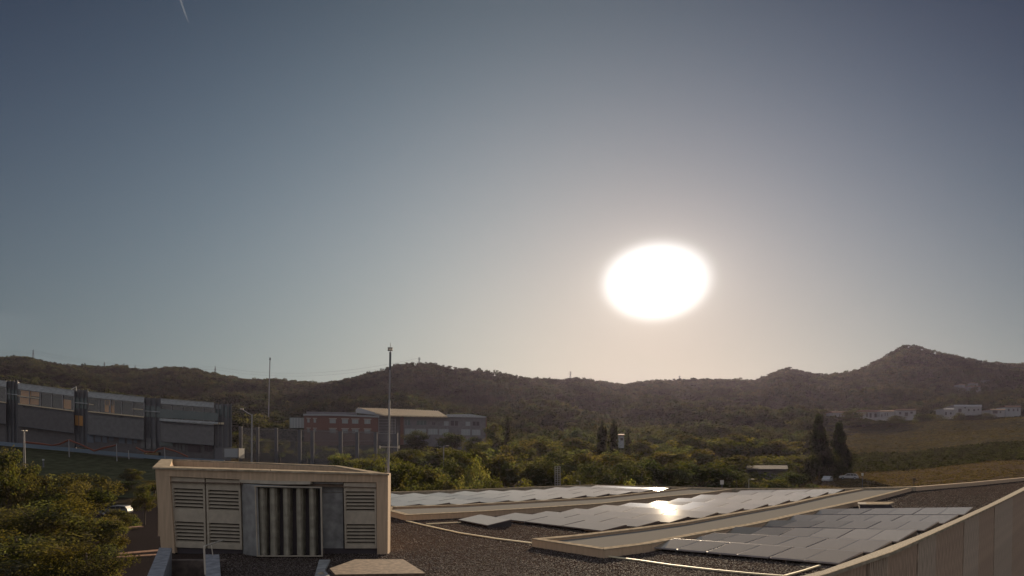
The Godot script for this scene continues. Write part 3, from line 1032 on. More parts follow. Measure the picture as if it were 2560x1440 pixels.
func make_roof_things() -> void:
	# flat hatch
	var t := thing("roof_hatch", "flat five-sided beige roof hatch on the gravel before the plant room", "roof hatch", Vector3(-3.5, 0, -12.4))
	var top := []
	for p in [[824, 1421], [888, 1398], [1008, 1398], [1064, 1433], [838, 1436]]:
		top.append(VY(p[0], p[1], 0.3))
	var lid := MB.new(t.position)
	lid.extrude(top, Vector3(0, -0.05, 0))
	part(t, "lid", lid, M.hatch)
	var kb := MB.new(t.position)
	var ins := inset(top, 0.05)
	for i in ins.size(): ins[i] = ins[i] + Vector3(0, -0.05, 0)
	kb.extrude(ins, Vector3(0, -0.246, 0))
	part(t, "kerb", kb, M.dark)
	var s := thing("floor_slab", "small dark grey slab on the gravel left of the beige hatch", "slab", VY(812, 1420, 0.05))
	var mb := MB.new(s.position)
	mb.extrude([VY(798, 1399, 0.06), VY(826, 1399, 0.06), VY(812, 1425, 0.06), VY(830, 1446, 0.06), VY(785, 1446, 0.06)], Vector3(0, -0.055, 0))
	part(s, "top", mb, M.grey_panel)
	var w := thing("pale_stone", "small pale stone lying beside the beige roof hatch", "stone", VY(802, 1436, 0.05))
	var sm := SphereMesh.new()
	sm.radius = 0.08
	sm.height = 0.09
	sm.radial_segments = 9
	sm.rings = 4
	part_mesh(w, "stone_body", sm, M.coping).rotation.x = 0.4
	# light well at the roof's left edge
	var wl := thing("stair_well", "sunken stair well between two grey concrete kerbs at the roof edge", "stair well", Vector3(-7, -0.6, -13))
	for q in [[[398, 1369, 430, 1370, 408, 1440, 368, 1440], 0.0], [[513, 1386, 548, 1386, 552, 1440, 513, 1440], 0.0]]:
		var c: Array = q[0]
		var k := MB.new(wl.position)
		var pts := []
		for i in range(0, 8, 2): pts.append(VY(c[i], c[i + 1], 0.3))
		pts[2] = pts[2] + (pts[2] - pts[1]) * 0.5
		pts[3] = pts[3] + (pts[3] - pts[0]) * 0.5
		k.extrude(pts, Vector3(0, -1.2 if c[0] < 450 else -1.2, 0))
		part(wl, "concrete_kerb", k, M.concrete)
	var bk := MB.new(wl.position)
	bk.hexa([Vector3(-8.45, -1.2, -14.55), Vector3(-7.0, -1.2, -14.55), Vector3(-7.0, -1.2, -14.74), Vector3(-8.45, -1.2, -14.74), Vector3(-8.45, 0.02, -14.55), Vector3(-7.0, 0.02, -14.55), Vector3(-7.0, 0.02, -14.74), Vector3(-8.45, 0.02, -14.74)])
	part(wl, "back_wall", bk, M.well)
	var fl := MB.new(wl.position)
	fl.hexa([Vector3(-6.6, -1.1, -8), Vector3(-3.6, -1.1, -8), Vector3(-7.0, -1.1, -14.55), Vector3(-8.4, -1.1, -14.55), Vector3(-6.6, -0.95, -8), Vector3(-3.6, -0.95, -8), Vector3(-7.0, -0.95, -14.55), Vector3(-8.4, -0.95, -14.55)])
	part(wl, "floor", fl, M.well)
	var stp := MB.new(wl.position)
	var st0 := VY(418, 1432, 0.0)
	stp.hexa([Vector3(-6.5, -0.9, -9.5), Vector3(-5.0, -0.9, -9.5), Vector3(-5.95, -0.9, -11.5), Vector3(-6.75, -0.9, -11.5), Vector3(-6.5, 0.05, -9.5), Vector3(-5.0, 0.05, -9.5), Vector3(-5.95, 0.05, -11.5), Vector3(-6.75, 0.05, -11.5)])
	part(wl, "step", stp, M.hatch)
	var hr := thing("handrail", "thin pale metal handrail beside the stair well", "handrail", VY(513, 1436, 0.3))
	var a := VY(513, 1436, 0.3)
	var dd := -a.z
	var h1 := V(510, 1366, dd)
	var r := MB.new(hr.position)
	r.tube(a, h1, 0.018, 0.018, 8)
	part(hr, "post", r, M.rail)
	var e := V(558, 1350, dd + 2.2)
	r = MB.new(hr.position)
	r.tube(h1, e, 0.016, 0.016, 8)
	part(hr, "rail", r, M.rail)
	r = MB.new(hr.position)
	r.tube(V(528, 1361, dd + 0.8), V(532, 1388, dd + 0.8), 0.009, 0.009, 6)
	part(hr, "post", r, M.rail)
	# earthing strips
	var strips := [
		[[[1016, 1301], [1060, 1311.5], [1150, 1331], [1240, 1345], [1328, 1356]], "thin pale earthing strip running from the far rooflight to the near one"],
		[[[1512, 1388], [1600, 1399.5], [1680, 1411], [1780, 1422.5], [1880, 1432], [1960, 1438]], "thin pale earthing strip running from the near rooflight towards the parapet"],
		[[[1962, 1437.5], [2008, 1425], [2050, 1411.5]], "short pale earthing strip before the nearest row of dark panels"],
		[[[1066, 1309], [1110, 1306.5], [1152, 1304.5]], "short pale earthing strip left of the single solar panel"]]
	for st in strips:
		var pts := []
		for p in st[0]: pts.append(VY(p[0], p[1], 0.05))
		var tt := thing("earthing_strip", st[1], "cable", pts[0] * Vector3(1, 0, 1), "pale earthing strips on the gravel")
		var m := MB.new(tt.position)
		for i in pts.size() - 1:
			var sd: Vector3 = (pts[i + 1] - pts[i]).normalized().cross(Vector3.UP) * 0.022
			var lo := Vector3(0, -0.03, 0)
			m.hexa([pts[i] - sd + lo, pts[i + 1] - sd + lo, pts[i + 1] + sd + lo, pts[i] + sd + lo, pts[i] - sd, pts[i + 1] - sd, pts[i + 1] + sd, pts[i] + sd])
		part(tt, "strip", m, M.cable)
		m = MB.new(tt.position)
		for i in pts.size():
			m.box(pts[i] * Vector3(1, 0, 1) + Vector3(0, 0.012, 0), Vector3(0.05, 0.022, 0.05))
		part(tt, "clip", m, M.panel_support)
	# box beside the near rooflight
	var bx := thing("roof_box", "low dark box with a beige lid by the near rooflight", "roof box", VY(2190, 1274, 0.0))
	var d0 := -bx.position.z
	var k0 := MB.new(bx.position)
	k0.extrude([V(2148, 1260, d0), V(2228, 1261, d0), V(2233, 1273.5, d0), V(2150, 1273.5, d0)], Vector3(0.5, 0, -1.0))
	part(bx, "body", k0, M.dark)
	k0 = MB.new(bx.position)
	var lidp := [V(2144, 1260.5, d0 - 0.05), V(2222, 1260.5, d0 - 0.05), V(2237, 1254.8, d0 + 1.2), V(2160, 1255.6, d0 + 1.2)]
	for i in 4: lidp[i].y = lidp[0].y
	k0.extrude(lidp, Vector3(0, -0.035, 0))
	part(bx, "lid", k0, M.coping)
	# antenna mast behind the plant room's right corner
	var md := 16.3
	var an := thing("antenna_mast", "tall thin antenna mast at the right rear corner of the plant room", "antenna", V(970, 1215, md))
	var p0 := V(970, 1240, md)
	var p1 := V(973.5, 1000, md)
	var p2 := V(975, 925, md)
	var p3 := V(976, 857, md)
	var mm := MB.new(an.position)
	mm.tube(p0, p1, 0.028, 0.026, 10)
	mm.tube(p1, p2, 0.021, 0.021, 8)
	part(an, "pole", mm, M.steel)
	mm = MB.new(an.position)
	mm.tube(p2, V(975.8, 880, md), 0.028, 0.028, 8)
	mm.tube(V(975.8, 880, md), p3, 0.010, 0.006, 6)
	part(an, "whip", mm, M.steel_dark)
	mm = MB.new(an.position)
	for s2 in [-1, 1]:
		mm.box(V(975.6 + s2 * 4.2, 873, md), Vector3(0.03, 0.10, 0.03))
		mm.box(V(975.6, 873 + s2 * 3.0, md), Vector3(0.14, 0.02, 0.03))
	mm.box(V(975.6, 873, md), Vector3(0.04, 0.09, 0.05))
	part(an, "sensor_head", mm, M.steel_dark)
	mm = MB.new(an.position)   # grid aerial
	for y in [1049, 1056, 1063, 1070, 1078, 1084]:
		mm.tube(V(946, y, md - 0.1), V(989, y, md - 0.1), 0.006, 0.006, 5)
	for x in [947, 980, 988]:
		mm.tube(V(x, 1047, md - 0.1), V(x, 1085, md - 0.1), 0.009, 0.009, 5)
	part(an, "grid_aerial", mm, M.steel)
	mm = MB.new(an.position)
	mm.tube(V(949, 1117, md - 0.05), V(998, 1118, md - 0.05), 0.009, 0.009, 6)
	for x in [949.5, 997.5]:
		for s2 in [-1, 1]:
			mm.tube(V(x - 1.5, 1117.6 + s2 * 2.0, md - 0.05), V(x + 1.5, 1117.6 + s2 * 2.0, md - 0.05), 0.018, 0.018, 6)
	part(an, "dipole", mm, M.rail)
	mm = MB.new(an.position)
	mm.tube(V(963, 1182, md), V(969, 1120, md), 0.006, 0.006, 5)
	mm.tube(V(967, 1186, md), V(970, 1130, md), 0.006, 0.006, 5)
	part(an, "stay", mm, M.steel)

func make_gravel() -> void:
	var meshes := []
	var mb := MB.new()
	var r := RandomNumberGenerator.new()
	r.seed = 5
	var ring := []
	for i in 6:
		ring.append(Vector3(cos(TAU * i / 6) * r.randf_range(0.8, 1.1), r.randf_range(-0.1, 0.15), sin(TAU * i / 6) * r.randf_range(0.8, 1.1)))
	for i in 6:
		mb.tri(ring[(i + 1) % 6], ring[i], Vector3(0.1, 0.6, -0.05))
		mb.tri(ring[i], ring[(i + 1) % 6], Vector3(0, -0.5, 0))
	var mm := MultiMesh.new()
	mm.transform_format = MultiMesh.TRANSFORM_3D
	mm.use_colors = true
	mm.mesh = mb.mesh()
	var tr := []
	var col := []
	while tr.size() < 80000:
		var px := r.randf_range(520, 2200)
		var py := r.randf_range(1296, 1475)
		var p := VY(px, py, 0.01)
		if not Geometry2D.is_point_in_polygon(Vector2(p.x, p.z), ROOF):
			continue
		var s := r.randf_range(0.008, 0.020) * (0.7 + 0.02 * -p.z)
		tr.append(Transform3D(Basis.from_euler(Vector3(r.randf_range(-.5, .5), r.randf() * TAU, r.randf_range(-.5, .5))).scaled(Vector3(s, s * 0.7, s * r.randf_range(0.6, 1))), p))
		var k := pow(r.randf(), 3.2) * 0.17 + 0.095
		col.append(Color(k, k * r.randf_range(0.70, 0.84), k * r.randf_range(0.60, 0.74)))
	while tr.size() < 115000:   # and the stretch on the far right
		var p := VY(r.randf_range(2000, 2600), r.randf_range(1203, 1420), 0.012)
		if not Geometry2D.is_point_in_polygon(Vector2(p.x, p.z), ROOF):
			continue
		var s := r.randf_range(0.016, 0.034)
		tr.append(Transform3D(Basis.from_euler(Vector3(r.randf_range(-.5, .5), r.randf() * TAU, r.randf_range(-.5, .5))).scaled(Vector3(s, s * 0.7, s * r.randf_range(0.6, 1))), p))
		var k := pow(r.randf(), 3.0) * 0.2 + 0.06
		col.append(Color(k, k * 0.78, k * 0.68))
	mm.instance_count = tr.size()
	for i in tr.size():
		mm.set_instance_transform(i, tr[i])
		mm.set_instance_color(i, col[i])
	var mi := MultiMeshInstance3D.new()
	mi.name = numbered("gravel")
	mi.multimesh = mm
	mi.material_override = M.pebble
	tag(mi, "loose brown gravel covering the flat roof", "gravel", "", "stuff")
	add_child(mi, true)

# ------------------------------------------------------------------ the long sports block on the left
func make_stand_block() -> void:
	var d := 150.0
	lean = -0.66
	var t := thing("sports_block", "long three-storey grey block with glazed top floor behind the football pitch", "building", V(240, 1140, d))
	# bay: left, right, fascia top left and right, fascia depth, glazing foot below the fascia top
	var bays := [[-160, 15, 928, 953, 14, 52], [45, 185, 958, 976, 14.5, 50], [220, 360, 979, 993, 13.5, 48], [403, 535, 997, 1007, 12, 53]]
	for k in bays.size():
		var b: Array = bays[k]
		var y := func(x: float, off: float) -> float: return lerpf(b[2], b[3], (x - b[0]) / (b[1] - b[0])) + off
		var strip := func(x0: float, x1: float, o0: float, o1: float) -> Array: return [x0, y.call(x0, o0), x1, y.call(x1, o0), x1, y.call(x1, o1), x0, y.call(x0, o1)]
		ex(t, "fascia", strip.call(b[0], b[1], 0, b[4]), d, 12.0, M.fascia)
		ex(t, "fascia_rim", strip.call(b[0], b[1], -0.9, -0.1), d - 0.15, 0.4, M.fascia)
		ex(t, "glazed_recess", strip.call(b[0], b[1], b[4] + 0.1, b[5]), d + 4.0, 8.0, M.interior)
		ex(t, "sill", strip.call(b[0], b[1], b[5] + 0.1, b[5] + 2.8), d - 0.25, 4.6, M.sill if k < 3 else M.fascia)
		ex(t, "wall", strip.call(b[0], b[1], b[5] + 2.9, b[5] + 9), d + 0.3, 10.0, M.steel_dark)
		ex(t, "wall", strip.call(b[0], b[1], b[5] + 9.1, 105), d, 12.0, M.block_wall_pale if k > 1 else M.block_wall)
		ex(t, "floor_band", strip.call(b[0], b[1], 105.1, 107), d - 0.3, 12.0, M.steel_dark)
		ex(t, "ground_wall", strip.call(b[0], b[1], 107.1, 160), d + 1.2, 10.0, M.block_wall)
		var n := 7 if k == 0 else 5
		for i in n:
			var x0: float = lerpf(b[0], b[1], float(i) / n)
			var x1: float = lerpf(b[0], b[1], float(i + 1) / n)
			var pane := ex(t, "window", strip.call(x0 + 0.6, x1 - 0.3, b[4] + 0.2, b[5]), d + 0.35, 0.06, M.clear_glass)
			sub(pane, t, "mullion", strip.call(x1 - 0.7, x1 + 0.5, b[4] + 0.1, b[5]), d + 0.2, 0.2, M.steel)
		for i in 9:
			var x := lerpf(b[0] + 6, b[1] - 6, rng.randf())
			ex(t, "ledge_item", strip.call(x, x + rng.randf_range(2, 5), b[5] + 5, b[5] + 8.4), d + 0.05, 0.3, M.block_wall_pale if i % 2 else M.steel_dark)
	# curtains on the top floor, and transoms coloured pale for the sun behind them
	for c in [[52, 78, 975, 990], [50, 97, 993, 1010], [79, 98, 978, 990], [158, 178, 998, 1021], [262, 272, 1000, 1029], [276, 286, 1000, 1031], [264, 285, 999, 1012]]:
		ex(t, "curtain", [c[0], c[2], c[1], c[2] + (c[1] - c[0]) * 0.12, c[1], c[3] + 2, c[0], c[3]], d + 0.7, 0.15, M.curtain)
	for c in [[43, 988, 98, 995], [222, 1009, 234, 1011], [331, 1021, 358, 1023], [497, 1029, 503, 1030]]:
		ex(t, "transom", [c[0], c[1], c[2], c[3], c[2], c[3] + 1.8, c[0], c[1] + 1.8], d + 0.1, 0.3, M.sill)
	# last bay: glass balustrade
	ex(t, "balustrade", [400, 1022, 545, 1033, 545, 1052, 400, 1044], d - 0.6, 0.1, M.rail_glass)
	ex(t, "balcony_edge", [400, 1046, 545, 1055, 545, 1060, 400, 1052], d - 0.5, 3.0, M.fascia)
	# stair towers between the bays
	for w in [[15, 45, 951, 1108], [185, 220, 973, 1118], [360, 403, 994, 1128]]:
		ex(t, "stair_tower", [w[0], w[2], w[1], w[2] + 3, w[1], w[3] + 3, w[0], w[3]], d + 1.6, 8.0, M.steel_dark)
		for i in 4:
			var x := lerpf(w[0] + 1, w[1] - 2, i / 3.0)
			ex(t, "tower_post", [x, w[2] - 1, x + 1.4, w[2] - 1, x + 1.4, w[3], x, w[3]], d + 1.2, 0.3, M.block_wall_pale)
		ex(t, "tower_glass", [w[0] + 2, w[2] + 20, w[1] - 3, w[2] + 23, w[1] - 3, w[2] + 50, w[0] + 2, w[2] + 47], d + 1.4, 0.1, M.rail_glass)
		ex(t, "tower_floor", [w[0], w[2] + 32, w[1], w[2] + 35, w[1], w[2] + 37, w[0], w[2] + 34], d + 1.0, 0.5, M.fascia)
	ex(t, "curtain", [187, 1038, 196, 1039, 196, 1064, 187, 1063], d + 1.1, 0.15, M.curtain)
	ex(t, "curtain", [198, 1039, 207, 1040, 207, 1065, 198, 1064], d + 1.1, 0.15, M.curtain)
	ex(t, "roof_ladder", [176, 973, 190, 966, 190.8, 966, 190.8, 978, 189.5, 978, 189.5, 968, 178, 974], d - 0.2, 0.5, M.fascia)
	# glazed end tower with open frame
	ex(t, "end_tower", [536, 1008.5, 578, 1011, 578, 1152, 536, 1152], d + 0.8, 13.0, M.steel_dark)
	for c in [[538, 1012, 552, 1022], [553, 1013, 560, 1040], [538, 1024, 552, 1042], [562, 1016, 568, 1044], [570, 1018, 576, 1046]]:
		ex(t, "end_pane", [c[0], c[1], c[2], c[1] + 0.5, c[2], c[3], c[0], c[3]], d + 0.7, 0.08, M.window_pale if c[0] < 540 and c[1] < 1020 else M.rail_glass)
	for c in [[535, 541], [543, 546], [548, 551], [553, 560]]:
		ex(t, "sunlight_strip", [c[0], 1056, c[1], 1056, c[1], 1061, c[0], 1061], d - 0.4, 0.4, M.sill)  # pale strips stand in for sunlight coming through; no lamps here
	for x in [537, 545, 556, 570, 578]:
		ex(t, "end_post", [x, 1009, x + 2, 1009, x + 2, 1118, x, 1118], d + 0.4, 0.4, M.block_wall_pale)
	# ground floor openings
	for c in [[218, 234, 1086, 1106], [238, 252, 1088, 1104], [256, 268, 1089, 1106], [272, 284, 1089, 1101], [297, 312, 1093, 1108], [318, 330, 1095, 1110], [334, 343, 1096, 1107]]:
		ex(t, "notice_board", [c[0], c[2], c[1], c[2] + 1.2, c[1], c[3] + 1.2, c[0], c[3]], d + 1.0, 0.15, M.blue_sheet)
	for c in [[352, 362, 1092, 1120], [365, 378, 1094, 1122], [381, 390, 1096, 1122], [440, 444, 1109, 1124], [448, 452, 1110, 1124], [456, 462, 1110, 1126], [470, 500, 1112, 1130], [512, 520, 1112, 1128], [523, 530, 1113, 1128]]:
		ex(t, "door", [c[0], c[2], c[1], c[2] + 1, c[1], c[3] + 1, c[0], c[3]], d + 0.95, 0.15, M.block_wall_pale if c[0] < 470 else M.dark)
	ex(t, "kiosk_sign", [403, 1098, 431, 1100, 431, 1104, 403, 1102.5], d + 0.7, 0.3, M.sign_yellow_dim)
	ex(t, "kiosk_shutter", [399, 1104, 432, 1106, 432, 1116, 399, 1114], d + 0.8, 0.3, M.rail_glass)
	lean = 0.0
	# low blue wall round the pitch
	var w := thing("pitch_wall", "low blue-grey wall along the far side of the football pitch", "wall", V(200, 1140, 147))
	var pl := [[-200, 1088], [0, 1104], [60, 1109], [172, 1119], [235, 1125], [290, 1130], [360, 1136], [430, 1142], [560, 1150]]
	for i in pl.size() - 1:
		ex(w, "wall_length", [pl[i][0] + 0.15, pl[i][1], pl[i + 1][0] - 0.15, pl[i + 1][1], pl[i + 1][0] - 0.15, pl[i + 1][1] + 9.5, pl[i][0] + 0.15, pl[i][1] + 9.5], 147, 0.3, M.blue_wall)
	# sagging ball nets
	var ropes := [
		[[[60, 1104], [100, 1108], [130, 1113], [150, 1109], [172, 1098.5], [200, 1110], [235, 1126], [262, 1118], [291, 1112]], [[172, 1098, 1151], [291, 1109, 1153]], "sagging reddish ball net on two posts left of the pitch wall's middle"],
		[[[340, 1118], [362, 1128], [385, 1130], [395, 1122], [411, 1119], [440, 1128], [470, 1141]], [[411, 1118, 1146], [321, 1126, 1148]], "sagging reddish ball net on posts before the block's last bay"]]
	for r in ropes:
		var nt := thing("ball_net", r[2], "net", V(r[1][0][0], r[1][0][2], 145), "ball nets along the pitch")
		for p in r[1]:
			var pm := MB.new(nt.position)
			pm.tube(V(p[0] + 1.5, p[2], 145), V(p[0], p[1], 145), 0.11, 0.09, 6)
			part(nt, "post", pm, M.steel)
		var rm := MB.new(nt.position)
		for k in 3:
			var pts := []
			for i in r[0].size():
				pts.append(V(r[0][i][0], r[0][i][1] + k * (1.1 + 0.5 * sin(i * 2.1)), 145 + 0.1 * k))
			rm.path(pts, 0.10, 4)
		part(nt, "net_edge", rm, M.net_rope)
	var hut := thing("storage_box", "plain grey storage box at the end of the sports block", "container", V(578, 1144, 140))
	ex(hut, "body", [556, 1120, 597, 1121, 597, 1146, 556, 1146], 140, 3.0, M.block_wall_pale)
	ex(hut, "front", [561, 1122, 594, 1123, 594, 1143, 561, 1143], 139.9, 0.09, M.fascia_dim)
	# tall fence of wide posts and netting behind the plant room
	var fe := thing("tall_fence", "tall dark netting fence on wide grey posts behind the plant room", "fence", V(790, 1150, 166))
	for x in [[597, 604, 1066], [640, 646, 1068], [686, 693, 1070], [744, 752, 1074], [776, 784, 1076], [846, 855, 1078], [888, 896, 1080], [934, 942, 1080], [982, 994, 1082]]:
		ex(fe, "post", [x[0], x[2], x[1], x[2], x[1], 1165, x[0], 1165], 166, 0.7, M.fence_post)
	for i in 8:
		var x0: float = [604, 646, 693, 752, 784, 855, 896, 942][i]
		var x1: float = [640, 686, 744, 776, 846, 888, 934, 982][i]
		ex(fe, "netting", [x0 + 0.3, 1069 + i * 1.5, x1 - 0.3, 1069 + i * 1.5, x1 - 0.3, 1165, x0 + 0.3, 1165], 166.3, 0.05, M.fence_net)
		for y in [1072 + i * 1.5, 1102]:
			ex(fe, "cross_rail", [x0, y, x1, y, x1, y + 1, x0, y + 1], 166.1, 0.1, M.block_wall_pale)

# ------------------------------------------------------------------ the school in the middle
func make_school() -> void:
	var d := 260.0
	lean = -0.2
	var t := thing("brick_school", "two-storey red brick and slate-grey school with a pale ribbed metal roof", "school", V(980, 1112, d))
	ex(t, "annex", [724, 1044, 760, 1044.5, 760, 1070, 724, 1070], d + 2, 10, M.window_pale)
	for x in [729, 736, 743, 750]:
		ex(t, "annex_rib", [x, 1045, x + 1, 1045, x + 1, 1070, x, 1070], d + 1.8, 0.2, M.fascia)
	ex(t, "wall", [760, 1039, 850, 1040, 945, 1044, 945, 1125, 760, 1125], d, 18, M.brick)
	ex(t, "roof_edge", [758, 1034.5, 850, 1035.5, 947, 1039.5, 947, 1043.8, 850, 1039.8, 758, 1038.8], d - 0.6, 19, M.fascia_dim)
	ex(t, "roof_plant", [766, 1029, 890, 1031, 890, 1036, 766, 1035], d + 6, 6, M.slate_wall)
	ex(t, "wall", [945.2, 1040, 1000, 1041, 1000, 1130, 945.2, 1130], d + 5, 12, M.slate_wall)
	ex(t, "wall", [1000.2, 1041, 1214, 1044, 1214, 1125, 1000.2, 1125], d + 1, 18, M.slate_wall)
	ex(t, "wall", [1214.2, 1043, 1217, 1042, 1217, 1120, 1214.2, 1120], d + 1, 12, M.brick)
	ex(t, "roof_edge", [1118, 1036, 1173, 1035, 1216, 1041, 1216, 1044, 1118, 1042.5], d + 0.4, 18, M.fascia)
	ex(t, "brick_pier", [1000.4, 1042, 1009, 1042, 1009, 1124, 1000.4, 1124], d + 0.8, 0.4, M.brick)
	# curved metal roof of ribs
	var rf := MB.new(t.position)
	var lo := [[962, 1038.5], [1000, 1039.5], [1060, 1041], [1119, 1042]]
	var hi := [[893, 1019.8], [950, 1021.5], [1030, 1024.5], [1096, 1027.5]]
	var bk := d + 42
	for i in 3:
		var a := V(lo[i][0], lo[i][1], d - 1)
		var b := V(lo[i + 1][0], lo[i + 1][1], d - 1)
		var c := V(hi[i + 1][0], hi[i + 1][1], bk)
		var e := V(hi[i][0], hi[i][1], bk)
		var th := Vector3(0, -0.35, 0)
		rf.hexa([a + th, b + th, c + th, e + th, a, b, c, e])
	var roof := part(t, "metal_roof", rf, M.metal_roof)
	for i in 38:
		var u := (i + 0.5) / 38.0
		var a := along_path([V(lo[0][0], lo[0][1], d - 1), V(lo[1][0], lo[1][1], d - 1), V(lo[2][0], lo[2][1], d - 1), V(lo[3][0], lo[3][1], d - 1)], u)
		var b := along_path([V(hi[0][0], hi[0][1], bk), V(hi[1][0], hi[1][1], bk), V(hi[2][0], hi[2][1], bk), V(hi[3][0], hi[3][1], bk)], u)
		var rb := MB.new(t.position)
		var s := Vector3(0.16, 0, 0)
		var up := Vector3(0, 0.22, 0)
		rb.hexa([a - s, a + s, b + s, b - s, a - s + up, a + s + up, b + s + up, b - s + up])
		part(roof, "rib", rb, M.metal_roof)
	ex(t, "gable", [889, 1024, 893, 1020.2, 902, 1020.6, 962, 1039, 945, 1039, 930, 1036, 889, 1032], d + 13, 1.5, M.fascia_dim)
	# windows
	for x in [[768, 774, 1], [784, 790, 1], [824, 839.5, 0], [855, 870, 0], [880, 896, 0], [911, 926, 0]]:
		for r in 2:
			var y: float = 1047.0 + (x[0] - 768) * 0.016 + r * 24.5
			var h := 9.5 if x[2] else 10.5
			var win := ex(t, "window", [x[0], y, x[1], y + 0.3, x[1], y + h, x[0], y + h - 0.3], d - 0.1, 0.3, M.window_pale)
			sub(win, t, "lintel", [x[0] - 2, y - 2.6, x[1] + 2, y - 2.3, x[1] + 2, y - 0.4, x[0] - 2, y - 0.7], d - 0.35, 0.4, M.lintel)
			sub(win, t, "mullion", [(x[0] + x[1]) * 0.5 - 0.3, y, (x[0] + x[1]) * 0.5 + 0.3, y, (x[0] + x[1]) * 0.5 + 0.3, y + h - 0.3, (x[0] + x[1]) * 0.5 - 0.3, y + h - 0.3], d - 0.2, 0.12, M.fascia_dim)
	for x in [[1012, 1025, 1050, 1062, 0], [1042, 1066, 1051.5, 1062, 0], [1081, 1088, 1056, 1062, 2], [1110, 1121.5, 1053, 1064, 1], [1127, 1145, 1052, 1064, 2], [1164, 1175.5, 1054, 1064.5, 1], [1182, 1198, 1054, 1064, 2], [1012, 1037, 1071.5, 1086, 1], [1041, 1065, 1072, 1086, 1], [1070.5, 1094, 1072, 1086, 1], [1098, 1121.5, 1072.5, 1087, 1], [1153, 1175.5, 1073, 1088, 1], [1180, 1201, 1074, 1088, 1], [1011, 1027, 1095, 1106, 0], [1155, 1176, 1096, 1105, 0]]:
		var win := ex(t, "window", [x[0], x[2], x[1], x[2] + 0.3, x[1], x[3] + 0.3, x[0], x[3]], d + 0.9, 0.3, [M.rail_glass, M.window_pale, M.dark][x[4]])
		var k := 3 if x[1] - x[0] > 18 else 2
		for i in range(1, k):
			var u := lerpf(x[0], x[1], float(i) / k)
			sub(win, t, "mullion", [u - 0.3, x[2] + 0.2, u + 0.3, x[2] + 0.2, u + 0.3, x[3], u - 0.3, x[3]], d + 0.8, 0.12, M.fascia_dim)

func house(called: String, label: String, px0: float, px1: float, top: float, base: float, d: float, rise: float, wall: Material, roof: Material, holes: Array, group := "") -> void:
	var mid := (px0 + px1) * 0.5
	var t := thing(called, label, "house", V(mid, base, d), group)
	ex(t, "wall", [px0, top, px1, top, px1, base + 6, px0, base + 6], d, 8.0, wall)
	if rise > 0.0:
		var mb := MB.new(t.position)
		var a := V(px0 - 1.5, top + 0.2, d - 0.6)
		var b := V(px1 + 1.5, top + 0.2, d - 0.6)
		var c := V(px1 + 0.5, top - rise, d + 4)
		var e := V(px0 - 0.5, top - rise, d + 4)
		var th := Vector3(0, 0.3, 0)
		mb.hexa([a, b, c, e, a + th, b + th, c + th, e + th])
		mb.hexa([e, c, b + Vector3(0, 0, -9.2), a + Vector3(0, 0, -9.2), e + th, c + th, b + th + Vector3(0, 0, -9.2), a + th + Vector3(0, 0, -9.2)])
		part(t, "roof", mb, roof)
	for h in holes:
		var w := ex(t, "window" if h[3] < base - 1 else "door", [h[0], h[2], h[1], h[2], h[1], h[3], h[0], h[3]], d - 0.06, 0.2, M.dark)
		sub(w, t, "sill", [h[0] - 0.4, h[3] + 0.1, h[1] + 0.4, h[3] + 0.1, h[1] + 0.4, h[3] + 0.7, h[0] - 0.4, h[3] + 0.7], d - 0.2, 0.3, wall)

